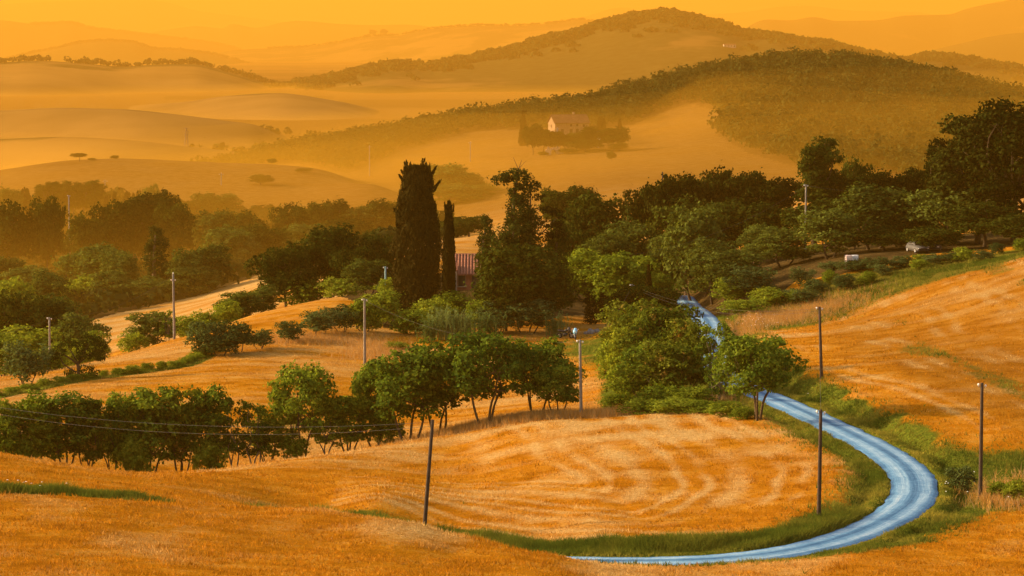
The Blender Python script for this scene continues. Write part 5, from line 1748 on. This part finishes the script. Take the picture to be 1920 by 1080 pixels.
# ------------------------------------------------------------------ motorcycles in the yard
M_BLUE = simple_mat('light_blue_paint', (0.22, 0.55, 0.85), 0.35, 0.1, 4.0, 0.5)
M_BLACK = simple_mat('black_metal', (0.025, 0.024, 0.024), 0.45, 0.2, 8.0, 0.4)
def motorcycle(px, Y, rz, paint, label):
    x, _, z = ground_at(px, Y)
    e = bpy.data.objects.new('motorcycle', None)
    COL.objects.link(e)
    e.location = (x, Y, z)
    e.rotation_euler = (0.0, 0.06, rz)
    tag(e, label, 'motorcycle', 'motorcycles parked in the yard')
    for yy in (-0.75, 0.72):                 # front wheel at -y
        b = MB()
        pts = [(0, yy + math.cos(a) * 0.27, 0.33 + math.sin(a) * 0.27) for a in np.linspace(0, 2 * math.pi, 19)]
        b.tube(pts, 0.075, 8, False)
        wh = b.build('wheel', M_TYRE, e, True)
        b = MB()
        for a in np.linspace(0, math.pi, 5)[:-1]:
            b.tube([(0, yy + math.cos(a) * 0.25, 0.33 + math.sin(a) * 0.25), (0, yy - math.cos(a) * 0.25, 0.33 - math.sin(a) * 0.25)], 0.016, 5)
        b.tube([(-0.07, yy, 0.33), (0.07, yy, 0.33)], 0.06, 8)
        b.build('rim', M_CAGE, wh)
    b = MB()
    for sx in (-0.10, 0.10):
        b.tube([(sx, -0.75, 0.33), (sx, -0.42, 1.02)], 0.03, 6)
    b.build('fork', M_CAGE, e)
    b = MB()
    b.tube([(0, -0.40, 0.95), (0, 0.1, 0.80), (0, 0.72, 0.36)], 0.05, 6)
    b.tube([(0, -0.38, 0.80), (0, -0.15, 0.38), (0, 0.35, 0.34), (0, 0.72, 0.34)], 0.04, 6)
    b.build('chassis', M_BLACK, e)
    b = MB()
    b.tube([(0, -0.28, 0.48), (0, -0.18, 0.48), (0, 0.18, 0.46), (0, 0.28, 0.46)], [0.08, 0.19, 0.20, 0.10], 10)
    b.build('engine', M_BLACK, e, True)
    b = MB()
    b.tube([(0, -0.42, 0.93), (0, -0.30, 0.95), (0, -0.05, 0.95), (0, 0.12, 0.86)], [0.05, 0.15, 0.16, 0.07], 10)
    b.build('fuel_tank', paint, e, True)
    b = MB()
    b.tube([(0, 0.05, 0.86), (0, 0.25, 0.83), (0, 0.65, 0.88), (0, 0.95, 0.97)], [0.08, 0.14, 0.13, 0.05], 8)
    b.build('seat', M_BLACK, e, True)
    b = MB()
    vs = []
    for (zz, w_, d_) in ((0.66, 0.16, 0.10), (0.84, 0.26, 0.16), (1.02, 0.28, 0.14), (1.20, 0.21, 0.06), (1.36, 0.12, 0.0)):
        vs += [(-w_, -0.48 + 0.12, zz), (-w_ * 0.6, -0.52 - d_, zz), (w_ * 0.6, -0.52 - d_, zz), (w_, -0.48 + 0.12, zz)]
    fs = []
    for i in range(4):
        for k in range(3):
            fs.append((i * 4 + k, i * 4 + k + 1, i * 4 + 5 + k, i * 4 + 4 + k))
        fs.append((i * 4 + 3, i * 4, i * 4 + 4, i * 4 + 7))
    fs += [(3, 2, 1, 0), (16, 17, 18, 19)]
    b.add(vs, fs)
    b.build('fairing', paint, e, True)
    b = MB()
    b.tube([(-0.36, -0.22, 1.04), (-0.2, -0.36, 1.07), (0, -0.40, 1.06), (0.2, -0.36, 1.07), (0.36, -0.22, 1.04)], 0.022, 6)
    b.build('handlebar', M_BLACK, e)
    b = MB()
    b.tube([(0, -0.66, 0.92), (0, -0.72, 0.92)], [0.09, 0.085], 10)
    b.build('headlight', M_LAMP, e)
    for sx in (-1, 1):
        b = MB()
        b.tube([(sx * 0.30, -0.30, 1.06), (sx * 0.36, -0.34, 1.20)], 0.012, 5)
        b.tube([(sx * 0.36, -0.33, 1.22), (sx * 0.36, -0.36, 1.22)], 0.06, 8)
        b.build('mirror', M_LAMP, e)
    b = MB()
    b.tube([(0.16, -0.1, 0.32), (0.17, 0.3, 0.30), (0.18, 0.85, 0.42)], [0.035, 0.045, 0.055], 8)
    b.build('exhaust', M_CAGE, e, True)
motorcycle(1076.5, 337, 0.15, M_BLUE, 'motorcycle with light blue fairing facing the viewer in the yard')
motorcycle(1060, 338, 1.45, M_BLACK, 'dark motorcycle seen from its side left of the light blue one')

# grey stones at the edge of the yard
M_ROCK = simple_mat('grey_rock', (0.20, 0.19, 0.18), 0.95, 0.4, 2.5, 0.1, bump=0.4)
def rock(px, Y, size, label):
    x, _, z = ground_at(px, Y)
    rng = np.random.RandomState(int(px * 7))
    import bmesh
    bm = bmesh.new()
    bmesh.ops.create_icosphere(bm, subdivisions=2, radius=size)
    for v in bm.verts:
        k = 1 + 0.28 * math.sin(v.co.x * 3 / size + px) * math.cos(v.co.y * 2.5 / size) + rng.uniform(-0.10, 0.10)
        v.co *= k
        v.co.z *= 0.7
    me = bpy.data.meshes.new('rock')
    bm.to_mesh(me)
    bm.free()
    me.materials.append(M_ROCK)
    o = link('rock', me, None, (x, Y, z + size * 0.35))
    tag(o, label, 'rock', 'grey stones at the yard')
rock(1108, 341, 0.55, 'big grey stone right of the motorcycles')
rock(1118, 342, 0.42, 'smaller grey stone at the foot of the dark conifers')
rock(1099, 341, 0.34, 'smallest grey stone nearest the motorcycles')

# ------------------------------------------------------------------ cane reeds
def reeds(px, top, wpx, Y, n, seed, label):
    X, _, z = ground_at(px, Y)
    H = top_z(px, top, Y) - z
    W = wpx / F * Y
    rng = np.random.RandomState(seed)
    Vs, Fs = [], []
    for i in range(n):
        bx, by = rng.normal(size=2) * np.array([W * 0.26, 0.5])
        h = H * rng.uniform(0.55, 1.05)
        ln = rng.normal(size=2) * 0.10 * h
        pts = [np.array([bx + ln[0] * t * t, by + ln[1] * t * t, h * t]) for t in np.linspace(0, 1, 5)]
        w = 0.035
        a = rng.uniform(0, math.pi)
        side = np.array([math.cos(a), math.sin(a), 0]) * w
        base = len(Vs)
        for k, p in enumerate(pts):
            q = 1 - 0.6 * k / 4
            Vs += [p - side * q, p + side * q]
        for k in range(4):
            Fs.append((base + 2 * k, base + 2 * k + 1, base + 2 * k + 3, base + 2 * k + 2))
        for j in range(9):                     # drooping blades
            t = rng.uniform(0.25, 1.0)
            p = np.array([bx + ln[0] * t * t, by + ln[1] * t * t, h * t])
            a = rng.uniform(0, 2 * math.pi)
            L = rng.uniform(0.35, 0.8)
            d = np.array([math.cos(a), math.sin(a), 0])
            sd_ = np.array([-math.sin(a), math.cos(a), 0]) * 0.04
            m = p + d * L * 0.4 + np.array([0, 0, L * 0.45])
            e_ = p + d * L * 0.9 + np.array([0, 0, L * 0.20])
            base = len(Vs)
            Vs += [p - sd_ * 0.4, p + sd_ * 0.4, m + sd_, m - sd_, e_ + sd_ * 0.1, e_ - sd_ * 0.1]
            Fs += [(base, base + 1, base + 2, base + 3), (base + 3, base + 2, base + 4, base + 5)]
    o = link('reed_clump', mesh_np('reed_clump', Vs, Fs, LM['reed']), None, (X, Y, z))
    tag(o, label, 'reeds', 'cane reeds below the house')
reeds(838, 580, 70, 338, 130, 1, 'grey-green clump of tall reeds left of the others, largest')
reeds(870, 590, 50, 337, 90, 2, 'grey-green reeds joining the largest clump on its right')
reeds(914, 584, 44, 337, 60, 3, 'slim upright reeds standing apart under the dark round tree')
reeds(1043, 588, 46, 340, 70, 4, 'brownish-green reeds left of the motorcycles')
reeds(808, 600, 40, 337, 60, 5, 'low pale reeds beside the yellow-green bush')
# ------------------------------------------------------------------ stubble and grass
def make_blade_mat(name, lo, hi, trans=0.35):
    m, nt, out = new_mat(name)
    geo = N(nt, 'ShaderNodeNewGeometry')
    at = N(nt, 'ShaderNodeAttribute', attribute_name='tint')
    nz = noise(nt, geo.outputs['Position'], 0.55, 4, 0.65)
    nz = ramp(nt, nz, [(0.32, 0.0), (0.66, 1.0)])
    r = mathn(nt, 'ADD', mathn(nt, 'MULTIPLY', geo.outputs['Random Per Island'], 0.55), mathn(nt, 'MULTIPLY', nz, 0.50))
    a = mix(nt, r, lo[0], lo[1])
    b = mix(nt, r, hi[0], hi[1])
    c = mix(nt, at.outputs['Fac'], a, b)
    d = N(nt, 'ShaderNodeBsdfDiffuse')
    t = N(nt, 'ShaderNodeBsdfTranslucent')
    nt.links.new(c, d.inputs[0])
    nt.links.new(c, t.inputs[0])
    ms = N(nt, 'ShaderNodeMixShader')
    ms.inputs[0].default_value = trans
    nt.links.new(d.outputs[0], ms.inputs[1])
    nt.links.new(t.outputs[0], ms.inputs[2])
    nt.links.new(ms.outputs[0], out.inputs[0])
    return m
M_STUBBLE = make_blade_mat('stubble_stalks', ((0.15, 0.055, 0.003), (0.68, 0.29, 0.015)), ((0.46, 0.26, 0.07), (0.78, 0.53, 0.21)))
M_GRASS = make_blade_mat('grass_blades', ((0.040, 0.065, 0.009), (0.13, 0.165, 0.018)), ((0.20, 0.20, 0.025), (0.42, 0.33, 0.05)))
M_DRY = make_blade_mat('dry_grass', ((0.40, 0.17, 0.03), (0.62, 0.32, 0.06)), ((0.34, 0.22, 0.09), (0.55, 0.38, 0.17)))

def blades(P, h, w, tint, rng, per=2, splay=0.5):
    n = len(P)
    P = np.repeat(P, per, 0)
    h = np.repeat(h, per) * rng.uniform(0.6, 1.25, n * per)
    tint = np.repeat(tint, per)
    a = rng.uniform(0, math.pi, n * per)
    sd = np.stack([np.cos(a), np.sin(a) * 0.6, 0 * a], 1) * (np.repeat(w, per) * 0.5)[:, None]
    off = rng.normal(size=(n * per, 3)) * np.array([0.05, 0.05, 0])
    tip = rng.normal(size=(n * per, 3)) * np.array([1, 1, 0]) * (h * splay)[:, None] + np.array([0, 0, 1]) * h[:, None]
    B = P + off
    V = np.stack([B - sd, B + sd, B + tip], 1).reshape(-1, 3)
    Fc = np.arange(len(V)).reshape(-1, 3)
    return V, Fc, np.repeat(tint, 3)

def sward(name, label, V, Fc, tint, mat):
    me = mesh_np(name, V, Fc, mat)
    a = me.attributes.new('tint', 'FLOAT', 'POINT')
    a.data.foreach_set('value', tint.astype(np.float32))
    tag(link(name, me), label, 'grass', kind='stuff')
    print(name, len(Fc))

rng = np.random.RandomState(21)
bands = [(108, 140, 24), (140, 168, 20), (168, 200, 13), (200, 250, 6), (250, 345, 2.2)]
STP, GRP = [], []
for (y0, y1, dens) in bands:
    wid = (2020 + 100) / F * (y0 + y1) / 2
    n = int((y1 - y0) * wid * dens)
    Y = rng.uniform(y0, y1, n)
    X = (rng.uniform(-100, 2020, n) - 960) / F * Y
    z, d, sd = land(X, Y, True)
    stw, grn, wood = zone(X, Y, d, sd)
    ok = (d > ROAD_W + 0.12) & (wood < 0.5)
    isg = ok & (grn > 0.42 + 0.12 * rng.normal(size=n))
    iss = ok & ~isg
    STP.append(np.stack([X, Y, z, stw], 1)[iss])
    GRP.append(np.stack([X, Y, z, grn, d, np.full(n, y0)], 1)[isg])
S_ = np.concatenate(STP)
sc_ = 0.8 + S_[:, 1] / 260
V, Fc, ti = blades(S_[:, :3] - np.array([0, 0, 0.03]), rng.uniform(0.07, 0.19, len(S_)) * (0.55 + 1.3 * np.clip(fbm(S_[:, 0] / 1.6, S_[:, 1] / 2.4, 29, 3) + 0.45, 0, 1.3)), 0.048 * sc_, np.clip(S_[:, 3] * 1.7 - 0.1 + rng.normal(size=len(S_)) * 0.15, 0, 1), rng, 2, 0.45)
sward('stubble', 'orange and straw coloured stubble standing in the harvested fields', V, Fc, ti, M_STUBBLE)

# denser, taller grass on the verges, in the ditch and along the field edges
G_ = [np.concatenate(GRP)[:, :3]]
seg = np.random.RandomState(5)
def along(poly, width, dens, d_in=0.0):
    w = [np.array(((ray(px, py)[0] * yy), yy)) for px, py, yy in poly]
    out = []
    for a, b in zip(w[:-1], w[1:]):
        L = np.linalg.norm(b - a)
        n = int(L * width * 2 * dens)
        t = seg.uniform(size=(n, 1))
        nrm = np.array([-(b - a)[1], (b - a)[0]]) / L
        out.append(a + (b - a) * t + nrm * seg.normal(size=(n, 1)) * width * 0.55)
    return np.concatenate(out)
for poly, wd, dn in ((DITCH, 1.7, 75), (HEDGE, 1.0, 45), (GULLY, 1.0, 90), (SCRUB, 8.0, 9)):
    p = along(poly, wd, dn)
    G_.append(np.stack([p[:, 0], p[:, 1], land(p[:, 0], p[:, 1])], 1))
n = 52000
k = seg.randint(0, len(CL), n)
r = (ROAD_W + 0.1 + np.abs(seg.normal(size=n)) * 1.5) * np.sign(seg.uniform(-1, 1, n))
q = CL[k] + CLN[k] * r[:, None]
q = q[CL[k][:, 1] < 330]
G_.append(np.stack([q[:, 0], q[:, 1], land(q[:, 0], q[:, 1])], 1))
GA = np.concatenate(G_)
dd, sdd, _ = road_dist(GA[:, 0], GA[:, 1])
GA = GA[dd > ROAD_W - 0.22 + 0.3 * np.abs(fbm(GA[:, 0] / 1.2, GA[:, 1] / 1.2, 44, 2))]
dd, sdd, _ = road_dist(GA[:, 0], GA[:, 1])
lump = fbm(GA[:, 0] / 2.2, GA[:, 1] / 2.2, 7, 3)
hgt = (0.14 + 0.55 * np.clip(lump + 0.30, 0, 1.2) ** 1.5) * (0.45 + 0.55 * sstep(ROAD_W, ROAD_W + 1.6, dd))
# dry yellow rim right beside the gravel
tint = np.clip(0.32 + 1.3 * fbm(GA[:, 0] / 3.5, GA[:, 1] / 3.5, 15, 3) + 0.7 * np.exp(-((dd - ROAD_W) / 0.45) ** 2) + seg.normal(size=len(GA)) * 0.12, 0, 1)
gul = 1 - sstep(0.8, 2.2, poly_dist(GA[:, 0], GA[:, 1], GULLY))
hgt = hgt + 0.22 * gul
tint = tint * (1 - 0.75 * gul) * (1 - 0.6 * (1 - sstep(0.8, 2.4, poly_dist(GA[:, 0], GA[:, 1], DITCH))))
hgt = hgt + 0.40 * (1 - sstep(0.8, 2.2, poly_dist(GA[:, 0], GA[:, 1], DITCH)))
V, Fc, ti = blades(GA - np.array([0, 0, 0.03]), hgt, np.full(len(GA), 0.058) * (0.7 + GA[:, 1] / 350), tint, rng, 3, 0.5)
sward('verge_grass', 'green grass on the road verges, in the ditch and along field edges', V, Fc, ti, M_GRASS)

# tall dry grass: beside the right pole, above the right field, along the crest of the centre field
def patch(px, Y, spx, sY, n):
    y = Y + seg.normal(size=n) * sY
    x = (px + seg.normal(size=n) * spx - 960) / F * y
    return np.stack([x, y, land(x, y)], 1)
D_ = [patch(1885, 182, 34, 2.6, 900), patch(1950, 184, 40, 3.0, 1200), patch(1460, 326, 40, 3.0, 2200), patch(1540, 331, 50, 3.0, 1600), patch(1400, 318, 18, 5, 1200),
      patch(960, 236, 60, 2.0, 3200), patch(1010, 234, 40, 1.5, 1800), patch(1110, 233, 30, 1.5, 1400), patch(850, 240, 60, 3, 2200), patch(700, 326, 30, 6, 1500), patch(590, 335, 60, 3, 1800), patch(1250, 236, 70, 2.5, 2600)]
DP = np.concatenate(D_)
ddd, _, _ = road_dist(DP[:, 0], DP[:, 1])
DP = DP[ddd > 2.2]
V, Fc, ti = blades(DP - np.array([0, 0, 0.03]), seg.uniform(0.35, 0.85, len(DP)), np.full(len(DP), 0.05), seg.uniform(0, 1, len(DP)) ** 1.5, rng, 3, 0.3)
sward('dry_grass', 'tall dry orange grass beside the poles and along the crest', V, Fc, ti, M_DRY)

# white flower heads in the verge and in the little gully on the left
M_FLOWER = simple_mat('white_petals', (0.80, 0.80, 0.74), 0.8, 0.05, 5.0, 0.1)
fl = np.concatenate([patch(1775, 186, 26, 3.5, 18), patch(1900, 183, 18, 2, 14), patch(30, 163.5, 60, 1.0, 12), patch(1480, 229, 20, 3, 16), patch(1420, 322, 25, 4, 60)])
fd, _, _ = road_dist(fl[:, 0], fl[:, 1])
fl = fl[fd > 2.0]
m = len(fl)
Vf, Ff = [], []
for p in fl:
    h = seg.uniform(0.3, 0.6)
    c = p + np.array([0, 0, h])
    b0 = len(Vf)
    for j in range(6):
        a = j * math.pi / 3
        Vf.append(c + np.array([math.cos(a) * 0.06, math.sin(a) * 0.06, 0.02 * (j % 2)]))
    Ff.append(tuple(range(b0, b0 + 6)))
me = bpy.data.meshes.new('white_flowers')
me.from_pydata([tuple(v) for v in Vf], [], Ff)
me.materials.append(M_FLOWER)
tag(link('white_flowers', me), 'tiny white flower heads scattered in the grass', 'flowers', kind='stuff')
# ------------------------------------------------------------------ the hazy evening air
def air(name, dens, color):
    m, nt, out = new_mat(name)
    pv = N(nt, 'ShaderNodeVolumePrincipled')
    pv.inputs['Color'].default_value = (*color, 1)
    pv.inputs['Density'].default_value = dens
    pv.inputs['Anisotropy'].default_value = 0.15
    nt.links.new(pv.outputs[0], out.inputs['Volume'])
    return m

def build_haze():
    b = MB()
    x, y0, y1, z0, z1 = 18000, -600, 60000, -300, 620
    b.box((0, (y0 + y1) / 2, (z0 + z1) / 2), (2 * x, y1 - y0, z1 - z0))
    o = b.build('haze', air('haze', HAZE_DENSITY, HAZE_COLOR))
    tag(o, 'warm orange evening haze hanging over the whole landscape', 'haze', kind='stuff')
    # the mist that fills the valleys: four uneven layers with soft wavy tops, thinning out towards the near fields
    for k in range(4):
        ys = np.concatenate([np.linspace(400, 2700, 116), np.linspace(2850, 9000, 20)])
        xs = np.concatenate([[-17000, -4000, -1200], np.linspace(-620, 620, 110), [1200, 4000, 17000]])
        X, Y = np.meshgrid(xs, ys)
        top = np.interp(Y, [400, 520, 700, 900, 1100, 1300, 1500, 1800, 5000, 6500, 9000], [-33, -22, -12, -5, -8, -32, -58, -79, -83, -115, -170])
        east = np.interp(Y, [400, 700, 900, 1100, 1300, 1450, 1620, 1900, 5000, 6500, 9000], [-33, -12, -6, -4, 0, 3, -25, -79, -83, -115, -170])
        e_ = sstep(30, 95, X)
        top = top * (1 - e_) + east * e_
        top = top - 8 * sstep(-20, -140, X) * sstep(700, 900, Y) * (1 - sstep(1200, 1400, Y))
        amt = sstep(450, 900, Y) * (1 - sstep(1200, 1650, Y))
        top = top + amt * ((10, 3, -4, -11)[k] + 6 * fbm(X / 85 + 7 * k, Y / 120, 60 + k, 3)) + sstep(1500, 1800, Y) * (11, 5, 0, -3)[k] - (1 - sstep(450, 900, Y)) * 1.5 * k
        nr, nc = X.shape
        V = np.concatenate([np.stack([X, Y, top], -1).reshape(-1, 3), np.stack([X, Y, np.full_like(X, -280.0 - k)], -1).reshape(-1, 3)])
        i = np.arange(nr * nc).reshape(nr, nc)
        j = i + nr * nc
        q = lambda A: np.stack([A[:-1, :-1], A[:-1, 1:], A[1:, 1:], A[1:, :-1]], -1).reshape(-1, 4)
        side = lambda a, b: np.stack([a[:-1], b[:-1], b[1:], a[1:]], -1)
        Q = np.concatenate([q(i), q(j)[:, ::-1], side(i[0], j[0]), side(j[-1], i[-1]), side(j[:, 0], i[:, 0]), side(i[:, -1], j[:, -1])])
        o = link('haze', mesh_np('mist', V, Q, air('mist', MIST_DENSITY, MIST_COLOR)))
        tag(o, ('topmost thin', 'upper', 'lower', 'lowest')[k] + ' layer of glowing mist lying in the valleys between the hills', 'mist', 'mist in the valleys', 'stuff')
build_haze()
